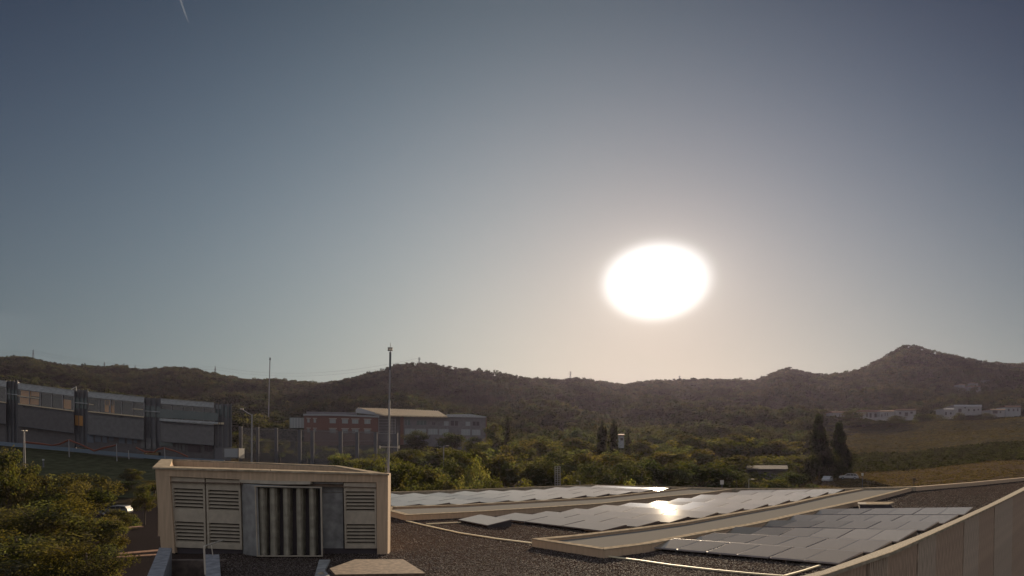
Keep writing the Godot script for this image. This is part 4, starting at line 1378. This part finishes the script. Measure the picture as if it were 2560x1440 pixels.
func make_right_houses() -> void:
	lean = 0.0
	var gr := "white houses at the top of the upper field"
	house("white_house", "small plain white house at the left end of the row above the field", 2080, 2112, 1032, 1049, 425, 3, M.white_wall, M.roof_tile, [[2098, 2101, 1036, 1042], [2104, 2108, 1036, 1048]], gr)
	house("white_house", "white house with a raised upper part and reddish roof in the house row", 2148, 2198, 1030, 1046, 428, 4, M.white_wall, M.roof_tile, [[2153, 2157, 1034, 1043], [2165, 2170, 1033, 1042], [2174, 2179, 1033, 1046], [2186, 2192, 1034, 1044]], gr)
	house("white_house", "low white house with a pale ribbed front in the middle of the house row", 2200, 2234, 1029, 1047, 424, 2, M.white_wall, M.roof_tile, [[2203, 2206, 1036, 1042], [2212, 2214, 1033, 1040], [2218, 2220, 1033, 1040]], gr)
	house("white_house", "half hidden white house with a dark porch right of the low ribbed house", 2240, 2290, 1026, 1044, 432, 3, M.white_wall, M.roof_tile, [[2262, 2270, 1031, 1040], [2276, 2282, 1029, 1034], [2248, 2253, 1030, 1036]], gr)
	house("white_house", "white villa with a broad low gable and a garden below it", 2360, 2384, 1024, 1041, 415, 2, M.white_wall, M.white_wall, [[2363, 2367, 1030, 1038], [2375, 2379, 1031, 1036]], gr)
	house("white_house", "white villa wing with dark windows beside the low gable villa", 2386, 2454, 1017, 1032, 425, 4, M.white_wall, M.white_wall, [[2411, 2415, 1018, 1021], [2420, 2424, 1022, 1028], [2433, 2438, 1023, 1028], [2444, 2448, 1022, 1026], [2396, 2404, 1022, 1030]], gr)
	house("white_house", "low white house with a flat roof near the right edge of the view", 2477, 2512, 1025, 1036, 418, 1.5, M.white_wall, M.roof_tile, [[2482, 2494, 1027, 1034], [2500, 2503, 1028, 1033]], gr)
	house("grey_house", "bluish grey house at the right end of the row above the field", 2514, 2552, 1018, 1035, 424, 3, M.fascia_dim, M.roof_tile, [[2520, 2524, 1022, 1028], [2532, 2536, 1022, 1028], [2543, 2546, 1021, 1028]], gr)
	var hg := "scattered houses on the right hillside"
	house("hill_house", "small pale square house highest on the right hillside", 2464, 2477, 952, 960, 700, 1, M.white_wall, M.white_wall, [[2467, 2469, 954, 957]], hg)
	house("hill_house", "pale hillside house left of the highest square one", 2428, 2445, 958, 965, 680, 1.5, M.white_wall, M.roof_tile, [[2432, 2434, 960, 963]], hg)
	house("hill_house", "wide pale hillside house lowest of the cluster", 2424, 2452, 967, 975, 660, 1.5, M.white_wall, M.roof_tile, [[2430, 2433, 969, 973], [2440, 2443, 969, 973]], hg)
	house("hill_house", "grey hillside house at the left of the cluster", 2398, 2412, 962, 970, 665, 1, M.fascia_dim, M.roof_tile, [[2402, 2404, 964, 967]], hg)
	house("hill_house", "tiny pale house alone on the wooded slope in the middle", 1457, 1465, 964, 972, 820, 1, M.white_wall, M.white_wall, [[1460, 1461.5, 966, 969]], "")
	house("tower_house", "narrow pale house standing among the dark cypresses", 1546, 1560, 1089, 1114, 215, 2, M.fascia, M.roof_tile, [[1551, 1558, 1095, 1101]], "")
	house("farm_shed", "long low shed with a pale grey roof in the trees", 1868, 1968, 1176, 1190, 118, 9, M.block_wall, M.slate_roof, [[1890, 1896, 1180, 1187]], "")
	var w := thing("garden_wall", "low pale garden wall below the first white house", "wall", V(2068, 1050, 415))
	ex(w, "wall_length", [2024, 1046, 2048, 1045, 2048, 1051, 2024, 1052], 415, 0.4, M.white_wall)
	ex(w, "wall_length", [2061, 1046, 2096, 1046, 2096, 1050, 2061, 1051], 415, 0.4, M.white_wall)
	var w2 := thing("garden_wall", "low pale garden wall below the ribbed white house", "wall", V(2200, 1048, 414))
	ex(w2, "wall_length", [2166, 1045, 2196, 1043, 2196, 1048, 2166, 1049], 414, 0.4, M.white_wall)
	ex(w2, "wall_length", [2197, 1043, 2230, 1042, 2230, 1047, 2197, 1048], 414, 0.4, M.white_wall)

# ------------------------------------------------------------------ poles, lamps, signs, cars
func lamp_post(label: String, px: float, top: float, d: float, arm: float, thick := 0.09) -> void:
	var t := thing("street_lamp", label, "street lamp", G(px, d), "street lamps among the trees")
	var hd := V(px, top, d)
	var mb := MB.new(t.position)
	mb.tube(t.position, hd, thick, thick * 0.6, 8)
	part(t, "pole", mb, M.steel)
	mb = MB.new(t.position)
	var e := V(px + arm, top - 0.5, d)
	mb.tube(hd, e, thick * 0.5, thick * 0.4, 6)
	part(t, "arm", mb, M.steel)
	mb = MB.new(t.position)
	mb.box(hd.lerp(e, 0.8) + Vector3(0, 0.03, 0), Vector3(absf(e.x - hd.x) * 0.5, 0.09, 0.3))
	part(t, "lamp_head", mb, M.rail)

func car(label: String, px: float, d: float, turn: float, paint: Material) -> void:
	var t := thing("parked_car", label, "car", G(px, d, 0.06), "parked cars")
	t.rotation.y = turn
	var side := [[-2.15, 0.35], [-2.2, 0.62], [-1.95, 0.86], [-1.05, 0.98], [-0.35, 1.42], [0.9, 1.46], [1.75, 1.35], [2.05, 0.95], [2.15, 0.6], [2.1, 0.35]]
	var mb := MB.new()
	var f := []
	for p in side: f.append(Vector3(p[0], p[1], 0.85))
	mb.extrude(f, Vector3(0, 0, -1.7))
	part(t, "body", mb, paint)
	for s in [0.855, -0.855]:
		for q in [[[-0.92, 0.99], [-0.32, 1.35], [0.28, 1.38], [0.28, 0.99]], [[0.36, 0.99], [0.36, 1.38], [0.92, 1.39], [1.02, 0.99]], [[1.1, 1.0], [1.0, 1.37], [1.62, 1.3], [1.8, 1.0]]]:
			var g := []
			for p in q: g.append(Vector3(p[0], p[1], s + (0.004 if s > 0 else -0.004)))
			var wm := MB.new()
			wm.extrude(g, Vector3(0, 0, -0.02 if s > 0 else 0.02))
			part(t, "window", wm, M.window_glass)
	for x in [-1.35, 1.3]:
		for z in [0.78, -0.78]:
			var wm := MB.new()
			wm.tube(Vector3(x, 0.32, z - 0.11), Vector3(x, 0.32, z + 0.11), 0.32, 0.32, 14)
			var wh := part(t, "wheel", wm, M.tyre)
			wm = MB.new()
			wm.tube(Vector3(x, 0.32, z - 0.115), Vector3(x, 0.32, z + 0.115), 0.2, 0.2, 10)
			part(wh, "rim", wm, M.steel)
	for z in [-0.6, 0.6]:
		var hm := MB.new()
		hm.box(Vector3(-2.13, 0.68, z), Vector3(0.12, 0.12, 0.3))
		part(t, "headlight", hm, M.window_pale)
	var rr := MB.new()
	for z in [-0.62, 0.62]:
		rr.tube(Vector3(-0.2, 1.49, z), Vector3(1.5, 1.44, z), 0.025, 0.025, 5)
	part(t, "roof_rail", rr, M.steel)

func make_poles() -> void:
	car("silver estate car parked under the leafy trees left of the plant room", 290, 95, 0.12, M.car_grey)
	car("white car parked at the foot of the left conifer by the field", 2068, 150, 0.9, M.car_white)
	car("white car parked right of the two conifers by the field edge", 2122, 152, -0.5, M.car_white)
	# twin floodlight pole on the left
	var t := thing("floodlight_pole", "twin slim floodlight pole rising from the trees on the left", "floodlight", G(64, 75))
	var mb := MB.new(t.position)
	mb.tube(G(62, 75), V(58, 1079, 75), 0.045, 0.035, 6)
	part(t, "pole", mb, M.steel_dark)
	mb = MB.new(t.position)
	mb.tube(G(68, 75), V(61, 1079, 75), 0.055, 0.04, 6)
	part(t, "pole", mb, M.steel)
	for x in [57.5, 64.5]:
		mb = MB.new(t.position)
		mb.box(V(x, 1076.5, 75), Vector3(0.22, 0.10, 0.3))
		part(t, "floodlight", mb, M.rail)
	var p := thing("lamp_column", "tall grey lamp column with a bent arm right of the sports block", "street lamp", G(628, 140))
	mb = MB.new(p.position)
	mb.tube(G(629, 140), V(630, 1036, 140), 0.22, 0.16, 8)
	part(p, "pole", mb, M.steel)
	mb = MB.new(p.position)
	mb.path([V(630, 1038, 140), V(622, 1034, 140), V(608, 1025, 140), V(602, 1021, 140)], 0.1, 6)
	part(p, "arm", mb, M.steel)
	mb = MB.new(p.position)
	mb.box(V(605, 1022.5, 140), Vector3(0.7, 0.16, 0.3), 0.0)
	part(p, "lamp_head", mb, M.rail)
	lamp_post("slim street lamp with a short right arm among the trees before the school", 1109, 1115, 90, 12)
	lamp_post("street lamp with a short arm just beyond the roof's far edge", 1872, 1199, 75, 12, 0.07)
	lamp_post("low yellowish lamp head peeping over the solar roof's far corner", 1450, 1203, 70, -9, 0.06)
	var ld := thing("lattice_ladder", "double steel ladder mast standing among the dark trees beyond the roof", "mast", G(1394, 70))
	mb = MB.new(ld.position)
	for x in [1387.5, 1394, 1400.5]:
		mb.tube(G(x, 70), V(x, 1166, 70), 0.045, 0.045, 6)
	part(ld, "upright", mb, M.steel)
	for i in 17:
		var r := MB.new(ld.position)
		var y := 1167.0 + i * 4.6
		r.tube(V(1387.5, y, 70), V(1400.5, y, 70), 0.03, 0.03, 5)
		part(ld, "rung", r, M.steel)
	for s in [[2156, 1183, 1209, 112, "small white sign on a post at the near edge of the lower field"], [1805, 1203, 1213, 74, "small pale sign peeping over the far roof edge"]]:
		var g := thing("field_sign", s[4], "sign", G(s[0], s[3]))
		mb = MB.new(g.position)
		mb.tube(g.position, V(s[0], s[1], s[3]), 0.06, 0.06, 6)
		part(g, "post", mb, M.steel_dark)
		mb = MB.new(g.position)
		mb.box(V(s[0], s[1] + 3, s[3] - 0.08), Vector3(0.42, 0.5, 0.05))
		part(g, "board", mb, M.sign_face)
	var bp := thing("field_post", "short brown post with a box at the edge of the lower field", "post", G(2285, 108))
	mb = MB.new(bp.position)
	mb.tube(bp.position, V(2285, 1196, 108), 0.08, 0.08, 6)
	part(bp, "post", mb, M.bark)
	mb = MB.new(bp.position)
	mb.box(V(2285.5, 1198, 107.9), Vector3(0.42, 0.42, 0.3))
	part(bp, "box", mb, M.bark)
	var fp := thing("pitch_post", "short pale-topped post at the near side of the football pitch", "post", V(108, 1165, 105))
	mb = MB.new(fp.position)
	mb.tube(V(108.5, 1168, 105), V(108, 1150, 105), 0.13, 0.1, 7)
	part(fp, "post", mb, M.steel_dark)
	mb = MB.new(fp.position)
	mb.box(V(108, 1149.5, 105), Vector3(0.22, 0.22, 0.22))
	part(fp, "cap", mb, M.sign_face)
	# condensation trail of an aeroplane, high up
	var ct := thing("contrail_cloud", "faint double white vapour trail high in the sky at the top left", "contrail", V(455, 20, 9000))
	for s in [0, 2.6]:
		mb = MB.new(ct.position)
		mb.tube(V(440 + s, -30, 9000), V(461 + s, 32, 9000), 6.5, 4.5, 8)
		mb.tube(V(461 + s, 32, 9000), V(470 + s * 0.7, 56, 9000), 4.5, 1.0, 8)
		part(ct, "trail", mb, M.ice_trail)

func make_pylons() -> void:
	var list := [[83, 873, 905, 5, "tall lattice pylon on the left ridge", 0], [261, 905, 923, 3, "small far pylon in the dip of the left ridge", 1], [310, 908, 921, 2, "tiny mast on the left ridge's low rise", 1], [338, 914, 925, 2, "thin short mast right of the low rise", 1], [538, 914, 940, 5, "lattice pylon where the left ridge begins to fall", 0], [1048, 893, 910, 4, "pylon on top of the middle hill", 1], [1426, 928, 949, 5, "pylon with three crossarms on the saddle ridge", 2], [1699, 939, 950, 4, "small pylon on the low ridge below the sun", 2]]
	var tops := []
	for p in list:
		var d := lerp_list(RIDGE_D, p[0])
		var s := d / F
		var base := V(p[0], p[2], d)
		var t := thing("pylon", p[4] as String, "pylon", base, "electricity pylons on the ridges")
		var mb := MB.new(base)
		var w: float = p[3] * s * 0.62
		var h: float = (p[2] - p[1]) * s
		var r := 0.2
		for q in [[-1, -1], [1, -1], [1, 1], [-1, 1]]:
			mb.tube(base + Vector3(q[0] * w, -4, q[1] * w), base + Vector3(q[0] * w * 0.25, h * 0.62, q[1] * w * 0.25), r, r, 4)
			mb.tube(base + Vector3(q[0] * w * 0.25, h * 0.62, q[1] * w * 0.25), base + Vector3(0, h, 0), r, r, 4)
		for k in 5:
			var y0 := h * 0.13 * k
			var y1 := h * 0.13 * (k + 1)
			var w0 := w * (1 - 0.75 * y0 / (h * 0.62))
			var w1 := w * (1 - 0.75 * y1 / (h * 0.62))
			mb.tube(base + Vector3(-w0, y0, w0), base + Vector3(w1, y1, w1), r * 0.6, r * 0.6, 4)
			mb.tube(base + Vector3(w0, y0, w0), base + Vector3(-w1, y1, w1), r * 0.6, r * 0.6, 4)
		part(t, "lattice", mb, M.steel_dark)
		for k in (3 if p[5] else 1):
			var y := h * (0.66 + 0.13 * k)
			var am := MB.new(base)
			var l := w * (1.5 - 0.25 * k) * (1.0 if p[5] else 0.55)
			am.tube(base + Vector3(-l, y, 0), base + Vector3(l, y, 0), r, r, 4)
			part(t, "crossarm", am, M.steel_dark)
		tops.append(base + Vector3(0, h * 0.9, 0))
	var mast := thing("ridge_mast", "tall slender pole rising above the ridge trees left of the antenna", "mast", G(671, 420))
	var mm := MB.new(mast.position)
	mm.tube(G(671, 420), V(675, 897, 420), 0.42, 0.3, 8)
	part(mast, "pole", mm, M.steel)
	mm = MB.new(mast.position)
	mm.tube(V(675, 900, 420), V(675.2, 894, 420), 0.55, 0.5, 8)
	part(mast, "head", mm, M.steel_dark)
	for w in [[[-120, 872], 0, 3.0, "faint power line reaching the tall left pylon"], [tops[0], 4, 9.0, "faint power line crossing the sky along the left ridge"], [tops[4], 5, 14.0, "faint power line sagging towards the middle hill"]]:
		var a: Vector3 = V(w[0][0], w[0][1], 900) if w[0] is Array else w[0]
		var b: Vector3 = tops[w[1]]
		var t := thing("power_line", w[3] as String, "power line", a, "power lines along the ridge")
		for k in 2:
			var pts := []
			for i in 25:
				var u := i / 24.0
				pts.append(a.lerp(b, u) + Vector3(0, -w[2] * 4 * u * (1 - u) - k * 4.0, 0))
			var wm := MB.new(a)
			wm.path(pts, 0.11, 3)
			part(t, "wire", wm, M.steel_dark)

# ------------------------------------------------------------------ trees
func make_trees() -> void:
	TRUNK = trunk_mesh(4)
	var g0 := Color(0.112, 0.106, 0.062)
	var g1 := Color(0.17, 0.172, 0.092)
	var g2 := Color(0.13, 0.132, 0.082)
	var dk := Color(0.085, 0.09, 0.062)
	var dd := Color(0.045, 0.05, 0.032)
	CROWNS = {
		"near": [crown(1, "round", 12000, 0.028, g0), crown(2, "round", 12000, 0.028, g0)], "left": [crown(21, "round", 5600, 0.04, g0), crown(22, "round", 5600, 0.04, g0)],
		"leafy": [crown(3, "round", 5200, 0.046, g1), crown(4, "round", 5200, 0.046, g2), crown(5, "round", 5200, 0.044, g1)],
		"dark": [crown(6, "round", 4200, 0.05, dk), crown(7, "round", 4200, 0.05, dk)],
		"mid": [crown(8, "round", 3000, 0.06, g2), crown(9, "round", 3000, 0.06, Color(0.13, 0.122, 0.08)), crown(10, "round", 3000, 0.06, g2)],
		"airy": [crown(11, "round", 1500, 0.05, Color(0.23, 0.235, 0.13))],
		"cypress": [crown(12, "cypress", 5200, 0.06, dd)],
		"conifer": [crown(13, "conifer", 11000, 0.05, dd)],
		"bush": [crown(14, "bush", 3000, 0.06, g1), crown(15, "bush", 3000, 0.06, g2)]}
	var a := "leafy trees by the car park on the left"
	tree("leafy_tree", "tall rounded tree at the left edge reaching up to the blue pitch wall", "left", 22, 1108, 56, 125, a)
	tree("leafy_tree", "broad leafy tree right of the twin floodlight pole's foot", "left", 115, 1168, 60, 170, a)
	tree("leafy_tree", "spreading tree with a thin tip before the football pitch", "left", 215, 1168, 66, 150, a)
	tree("leafy_tree", "dense tree in the middle of the left clump", "near", 120, 1220, 48, 260, a, 0.8)
	tree("leafy_tree", "tree with yellowish boughs just left of the silver car", "left", 205, 1262, 52, 150, a)
	tree("leafy_tree", "large dark-hearted tree filling the bottom left corner", "near", 40, 1296, 38, 330, a, 0.85)
	tree("leafy_tree", "bushy tree at the bottom beside the stair well kerb", "near", 215, 1340, 36, 240, a, 0.85)
	tree("leafy_tree", "slender tree behind the silver car close to the plant room", "left", 385, 1196, 112, 76, a)
	tree("leafy_tree", "low tree behind the silver car left of the plant room", "dark", 315, 1200, 118, 110, a)
	tree("leafy_bush", "thin leafy bush hanging before the silver car's rear door", "bush", 318, 1276, 80, 66, a, 1.0)
	tree("leafy_tree", "leafy tree right of the silver car touching the plant room's left edge", "left", 362, 1206, 84, 74, a)
	tree("leafy_tree", "low tree filling the gap under the silver car's left side", "left", 268, 1290, 50, 110, a)
	tree("leafy_tree", "tree between the tall left-edge tree and the spreading one", "left", 70, 1150, 64, 120, a)
	tree("leafy_tree", "leafy boughs hanging before the silver car from its left", "left", 300, 1268, 66, 84, a)
	tree("leafy_tree", "small tree standing alone before the pitch's right half", "left", 330, 1168, 122, 60, a)
	var b := "bright leafy trees beyond the plant room"
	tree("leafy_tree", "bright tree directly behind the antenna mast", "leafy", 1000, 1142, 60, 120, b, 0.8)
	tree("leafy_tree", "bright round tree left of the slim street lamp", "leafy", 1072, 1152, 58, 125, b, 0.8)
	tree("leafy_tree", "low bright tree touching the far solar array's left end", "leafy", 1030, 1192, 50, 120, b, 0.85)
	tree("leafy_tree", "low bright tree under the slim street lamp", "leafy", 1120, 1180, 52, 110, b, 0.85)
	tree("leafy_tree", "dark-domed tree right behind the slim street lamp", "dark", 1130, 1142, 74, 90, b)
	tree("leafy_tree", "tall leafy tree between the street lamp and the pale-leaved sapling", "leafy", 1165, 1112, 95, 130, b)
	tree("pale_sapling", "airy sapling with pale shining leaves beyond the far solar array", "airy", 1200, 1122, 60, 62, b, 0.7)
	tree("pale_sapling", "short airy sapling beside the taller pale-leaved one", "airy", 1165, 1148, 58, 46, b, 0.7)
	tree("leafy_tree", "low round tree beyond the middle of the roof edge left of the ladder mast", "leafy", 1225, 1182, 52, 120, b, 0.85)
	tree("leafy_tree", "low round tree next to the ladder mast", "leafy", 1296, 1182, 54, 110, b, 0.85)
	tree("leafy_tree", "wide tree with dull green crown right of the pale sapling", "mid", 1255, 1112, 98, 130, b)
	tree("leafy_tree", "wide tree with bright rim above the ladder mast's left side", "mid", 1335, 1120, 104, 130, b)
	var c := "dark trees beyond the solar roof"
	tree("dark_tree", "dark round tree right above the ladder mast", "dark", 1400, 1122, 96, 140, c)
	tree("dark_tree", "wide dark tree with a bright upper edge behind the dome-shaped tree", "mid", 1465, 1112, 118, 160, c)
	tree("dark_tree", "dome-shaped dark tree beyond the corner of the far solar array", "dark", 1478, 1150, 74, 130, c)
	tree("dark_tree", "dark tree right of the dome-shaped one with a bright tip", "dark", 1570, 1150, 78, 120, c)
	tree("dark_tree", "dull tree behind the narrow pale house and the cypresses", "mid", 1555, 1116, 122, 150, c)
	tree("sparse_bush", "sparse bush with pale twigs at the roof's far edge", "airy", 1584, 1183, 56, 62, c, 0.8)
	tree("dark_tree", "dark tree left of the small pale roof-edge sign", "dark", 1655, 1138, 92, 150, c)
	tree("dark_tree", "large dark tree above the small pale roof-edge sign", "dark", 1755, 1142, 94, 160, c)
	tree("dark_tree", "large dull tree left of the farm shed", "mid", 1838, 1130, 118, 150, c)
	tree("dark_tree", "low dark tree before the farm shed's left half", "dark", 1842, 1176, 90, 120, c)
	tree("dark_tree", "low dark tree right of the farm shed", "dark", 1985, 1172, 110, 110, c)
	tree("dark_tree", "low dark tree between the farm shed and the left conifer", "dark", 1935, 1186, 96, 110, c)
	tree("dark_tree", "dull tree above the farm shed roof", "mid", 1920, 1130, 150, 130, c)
	tree("dark_tree", "dull tree close left of the left conifer", "mid", 1998, 1130, 168, 100, c)
	var m := "olive trees on the slope in the middle"
	var row := [[1345, 1084, 185, 110, "left of the four cypresses below the slope"], [1430, 1088, 180, 120, "between the lone cypress and the cypress pair"], [1300, 1094, 165, 90, "just right of the lone cypress"], [1625, 1094, 175, 120, "right of the short cypress"], [1700, 1082, 195, 130, "second right of the short cypress"], [1785, 1084, 200, 130, "third right of the short cypress"], [1865, 1078, 210, 120, "fourth right of the short cypress"], [1945, 1090, 205, 110, "fifth right of the short cypress"], [1660, 1112, 140, 130, "in the front row right of the narrow house"], [1750, 1108, 150, 130, "in the front row above the large dark tree"], [1232, 1052, 235, 54, "touching the right corner of the school"]]
	for r in row:
		tree("olive_tree", "olive green tree %s" % r[4], "mid", r[0], r[1], r[2], r[3], m)
	var s := "dark trees in front of the school"
	tree("dark_tree", "low dark tree before the school's left grey windows", "dark", 1042, 1075, 225, 64, s)
	tree("dark_tree", "wide dark tree before the school's middle grey windows", "dark", 1135, 1077, 222, 84, s)
	tree("dark_tree", "small dark tree before the school's right grey windows", "dark", 1186, 1090, 218, 50, s)
	tree("leafy_tree", "leafy tree before the foot of the school's right end", "leafy", 1215, 1092, 190, 70, s)
	tree("leafy_tree", "leafy tree before the foot of the school's dark recess", "leafy", 1015, 1118, 150, 90, s)
	tree("leafy_tree", "leafy tree before the foot of the school's grey wing", "mid", 1095, 1108, 160, 100, s)
	var f := "trees behind the tall netting fence"
	for r in [[592, 1076, 185, 56, "first"], [648, 1086, 182, 62, "second"], [700, 1096, 180, 62, "third"], [766, 1100, 178, 58, "fourth"], [822, 1112, 176, 66, "fifth"], [880, 1114, 174, 64, "sixth"], [938, 1116, 172, 80, "seventh"]]:
		tree("leafy_tree", "%s tree from the left behind the tall netting fence" % r[4], "leafy", r[0], r[1], r[2], r[3], f)
	for r in [[860, 1128, 140, 80, "left"], [930, 1128, 120, 90, "middle"], [975, 1134, 90, 80, "right"]]:
		tree("leafy_tree", "%s one of three leafy trees before the netting fence's right part" % r[4], "leafy", r[0], r[1], r[2], r[3], "trees before the netting fence")
	var cy := "slim cypresses on the slope"
	tree("cypress_tree", "lone slim cypress right of the school", "cypress", 1269, 1032, 205, 26, cy, 0.95)
	tree("cypress_tree", "left and broader of the two cypresses by the narrow pale house", "cypress", 1506, 1046, 185, 46, cy, 0.95)
	tree("cypress_tree", "tall cypress just left of the narrow pale house", "cypress", 1534, 1042, 185, 36, cy, 0.95)
	tree("cypress_tree", "short cypress just right of the narrow pale house", "cypress", 1571, 1078, 183, 28, cy, 0.95)
	tree("conifer_tree", "left and taller of the two dark conifers by the lower field", "conifer", 2047, 1040, 160, 84, "pair of dark conifers", 0.95)
	tree("conifer_tree", "right and lower of the two dark conifers by the lower field", "conifer", 2099, 1060, 158, 78, "pair of dark conifers", 0.95)
	var h := "dark trees along the house row"
	for r in [[2130, 1026, 395, 52, "between the first and second white house"], [2242, 1038, 392, 40, "before the half hidden white house"], [2305, 1030, 395, 60, "filling the gap left of the gable villa"], [2340, 1036, 392, 50, "at the left corner of the gable villa"], [2398, 1030, 396, 28, "between the gable villa and its wing"], [2462, 1032, 395, 40, "between the villa wing and the flat-roofed house"], [2160, 1048, 375, 90, "below the second white house"], [2230, 1050, 372, 90, "below the ribbed white house"], [2010, 1040, 360, 70, "left of the garden wall"]]:
		tree("dark_tree", "dark tree %s" % r[4], "dark", r[0], r[1], r[2], r[3], h, 0.9)

func scatter(called: String, label: String, mesh: Mesh, m: Material, tr: Array, col: Array) -> void:
	var mm := MultiMesh.new()
	mm.transform_format = MultiMesh.TRANSFORM_3D
	mm.use_colors = true
	mm.mesh = mesh
	mm.instance_count = tr.size()
	for i in tr.size():
		mm.set_instance_transform(i, tr[i])
		mm.set_instance_color(i, col[i])
	var mi := MultiMeshInstance3D.new()
	mi.name = numbered(called)
	mi.multimesh = mm
	mi.material_override = m
	tag(mi, label, called.replace("_", " "), "", "stuff")
	add_child(mi, true)

func make_forest() -> void:
	var r := RandomNumberGenerator.new()
	r.seed = 77
	var patch := FastNoiseLite.new()
	patch.seed = 4
	patch.frequency = 0.012
	var tr := [[], [], []]
	var col := [[], [], []]
	var count := 0
	while count < 36000:
		var px := r.randf_range(-260, 2820)
		var far := lerp_list(RIDGE_D, px)
		var d := sqrt(lerpf(200.0 * 200.0, far * far, r.randf()))
		if px < 560 and d < 185: continue
		if px >= 540 and px < 1240 and d < 290: continue
		if px > 2045 and d < 440: continue
		if px > 1930 and d < 262: continue
		if px > 1340 and px < 1560 and d > 325 and d < 378: continue
		if px > 2015 and px < 2130 and d > 505 and d < 555: continue
		if px > 2385 and px < 2490 and d > 560 and d < 712 and r.randf() < 0.75: continue
		var near := 1.0 - smoothstep(250, 500, d)
		var p := G(px, d)
		var k := patch.get_noise_2d(p.x, p.z)
		var s := r.randf_range(2.0, 4.6) * (1.0 + 0.3 * k) * lerpf(1.0, 1.3, near)
		if d > far - 14.0: s *= r.randf_range(0.45, 1.0)
		var v := 0 if r.randf() < 0.6 else 1
		if d < 350: v = 2
		var hgt := s * r.randf_range(0.75, 1.15)
		tr[v].append(Transform3D(Basis(Vector3.UP, r.randf() * TAU).scaled(Vector3(s, hgt, s)), p + Vector3(0, hgt * 0.75, 0)))
		var tone := maxf(0.25, 0.75 + 0.9 * k + r.randf_range(-0.35, 0.4)) * lerpf(1.0, 1.2, near)
		col[v].append(Color(0.070 * tone * r.randf_range(0.85, 1.2), 0.076 * tone, 0.048 * tone))
		count += 1
	scatter("forest", "dense pine and oak forest covering the hills", crown(31, "blob", 220, 0.17, Color(1, 1, 1)), M.far_leaves, tr[0], col[0])
	scatter("forest", "flat-topped pines scattered through the hill forest", crown(32, "pine", 220, 0.16, Color(0.9, 1, 0.9)), M.far_leaves, tr[1], col[1])
	scatter("forest", "rounded olive green woodland trees at the foot of the hills", crown(38, "round", 620, 0.105, Color(1, 1, 1)), M.far_leaves, tr[2], col[2])
	# the trees that stand up along the skyline
	var kt := []
	var kc := []
	for i in 1500:
		var px := r.randf_range(-150, 2700)
		if patch.get_noise_2d(px * 0.9, 40.0) < -0.12: continue
		var s := r.randf_range(0.9, 2.3)
		var far := lerp_list(RIDGE_D, px)
		var d := far - r.randf_range(0, 14)
		var up := r.randf_range(1.2, 4.2)
		kt.append(Transform3D(Basis(Vector3.UP, r.randf() * TAU).scaled(Vector3(s, s * r.randf_range(0.6, 1.2), s)), G(px, d, up)))
		kc.append(Color(0.06, 0.06, 0.045))
	scatter("ridge_trees", "small trees standing up along the skyline of the hills", crown(36, "pine", 120, 0.26, Color(1, 1, 1)), M.far_leaves, kt, kc)
	kt = []
	kc = []
	for i in 900:
		var px := r.randf_range(1990, 2640)
		var d := r.randf_range(386, 413)
		var s := r.randf_range(0.5, 2.0)
		if patch.get_noise_2d(px * 0.6, d) < -0.05: s *= 0.5
		kt.append(Transform3D(Basis(Vector3.UP, r.randf() * TAU).scaled(Vector3(s * 1.2, s, s * 1.2)), G(px, d, s * 0.6)))
		var tone := r.randf_range(0.5, 1.2)
		kc.append(Color(0.07 * tone, 0.07 * tone, 0.045 * tone))
	scatter("garden_shrubs", "dark shrubs in front of the house row", crown(37, "bush", 110, 0.24, Color(1, 1, 1)), M.far_leaves, kt, kc)
	# scrub between the two fields, and dry tufts on the lower one
	var bt := []
	var bc := []
	while bt.size() < 2600:
		var px := r.randf_range(1960, 2900)
		var d := r.randf_range(172, 238)
		if px < 2110 and d > 225: continue
		var s := r.randf_range(0.7, 1.9)
		bt.append(Transform3D(Basis(Vector3.UP, r.randf() * TAU).scaled(Vector3(s, s * 0.8, s)), G(px, d, s * 0.5)))
		var tone := r.randf_range(0.5, 1.25)
		bc.append(Color(0.075 * tone, 0.074 * tone, 0.034 * tone))
	scatter("scrub", "dark scrub between the lower and the upper field", crown(33, "bush", 110, 0.24, Color(1, 1, 1)), M.far_leaves, bt, bc)
	bt = []
	bc = []
	while bt.size() < 9000:
		var px := r.randf_range(1990, 2800)
		var d := r.randf_range(104, 178)
		var k := patch.get_noise_2d(px * 0.25, d * 6.0)
		if r.randf() > 0.55 + k: continue
		var s := r.randf_range(0.18, 0.5)
		bt.append(Transform3D(Basis(Vector3.UP, r.randf() * TAU).scaled(Vector3(s * 1.4, s, s * 1.4)), G(px, d, s * 0.4)))
		var tone := r.randf_range(0.6, 1.2)
		bc.append(Color(0.17 * tone, 0.128 * tone, 0.076 * tone))
	var ut := []
	var uc := []
	while ut.size() < 14000:
		var d := r.randf_range(234, 400)
		d += 1.2 * sin(d * 0.9)
		var px := r.randf_range(2070, 2800)
		var s := r.randf_range(0.25, 0.7)
		var k := patch.get_noise_2d(px * 0.12, d * 2.2)
		if r.randf() > 0.5 + k: continue
		ut.append(Transform3D(Basis(Vector3.UP, r.randf() * TAU).scaled(Vector3(s * 2.2, s * 0.6, s * 1.2)), G(px, d, s * 0.3)))
		var tone := r.randf_range(0.4, 1.5)
		uc.append(Color(0.15 * tone, 0.128 * tone, 0.072 * tone))
	scatter("stubble", "ochre stubble on the upper field", crown(35, "bush", 40, 0.34, Color(1, 1, 1)), M.far_leaves, ut, uc)
	scatter("dry_grass", "dry brown grass tufts on the lower field", crown(34, "bush", 60, 0.3, Color(1, 1, 1)), M.far_leaves, bt, bc)
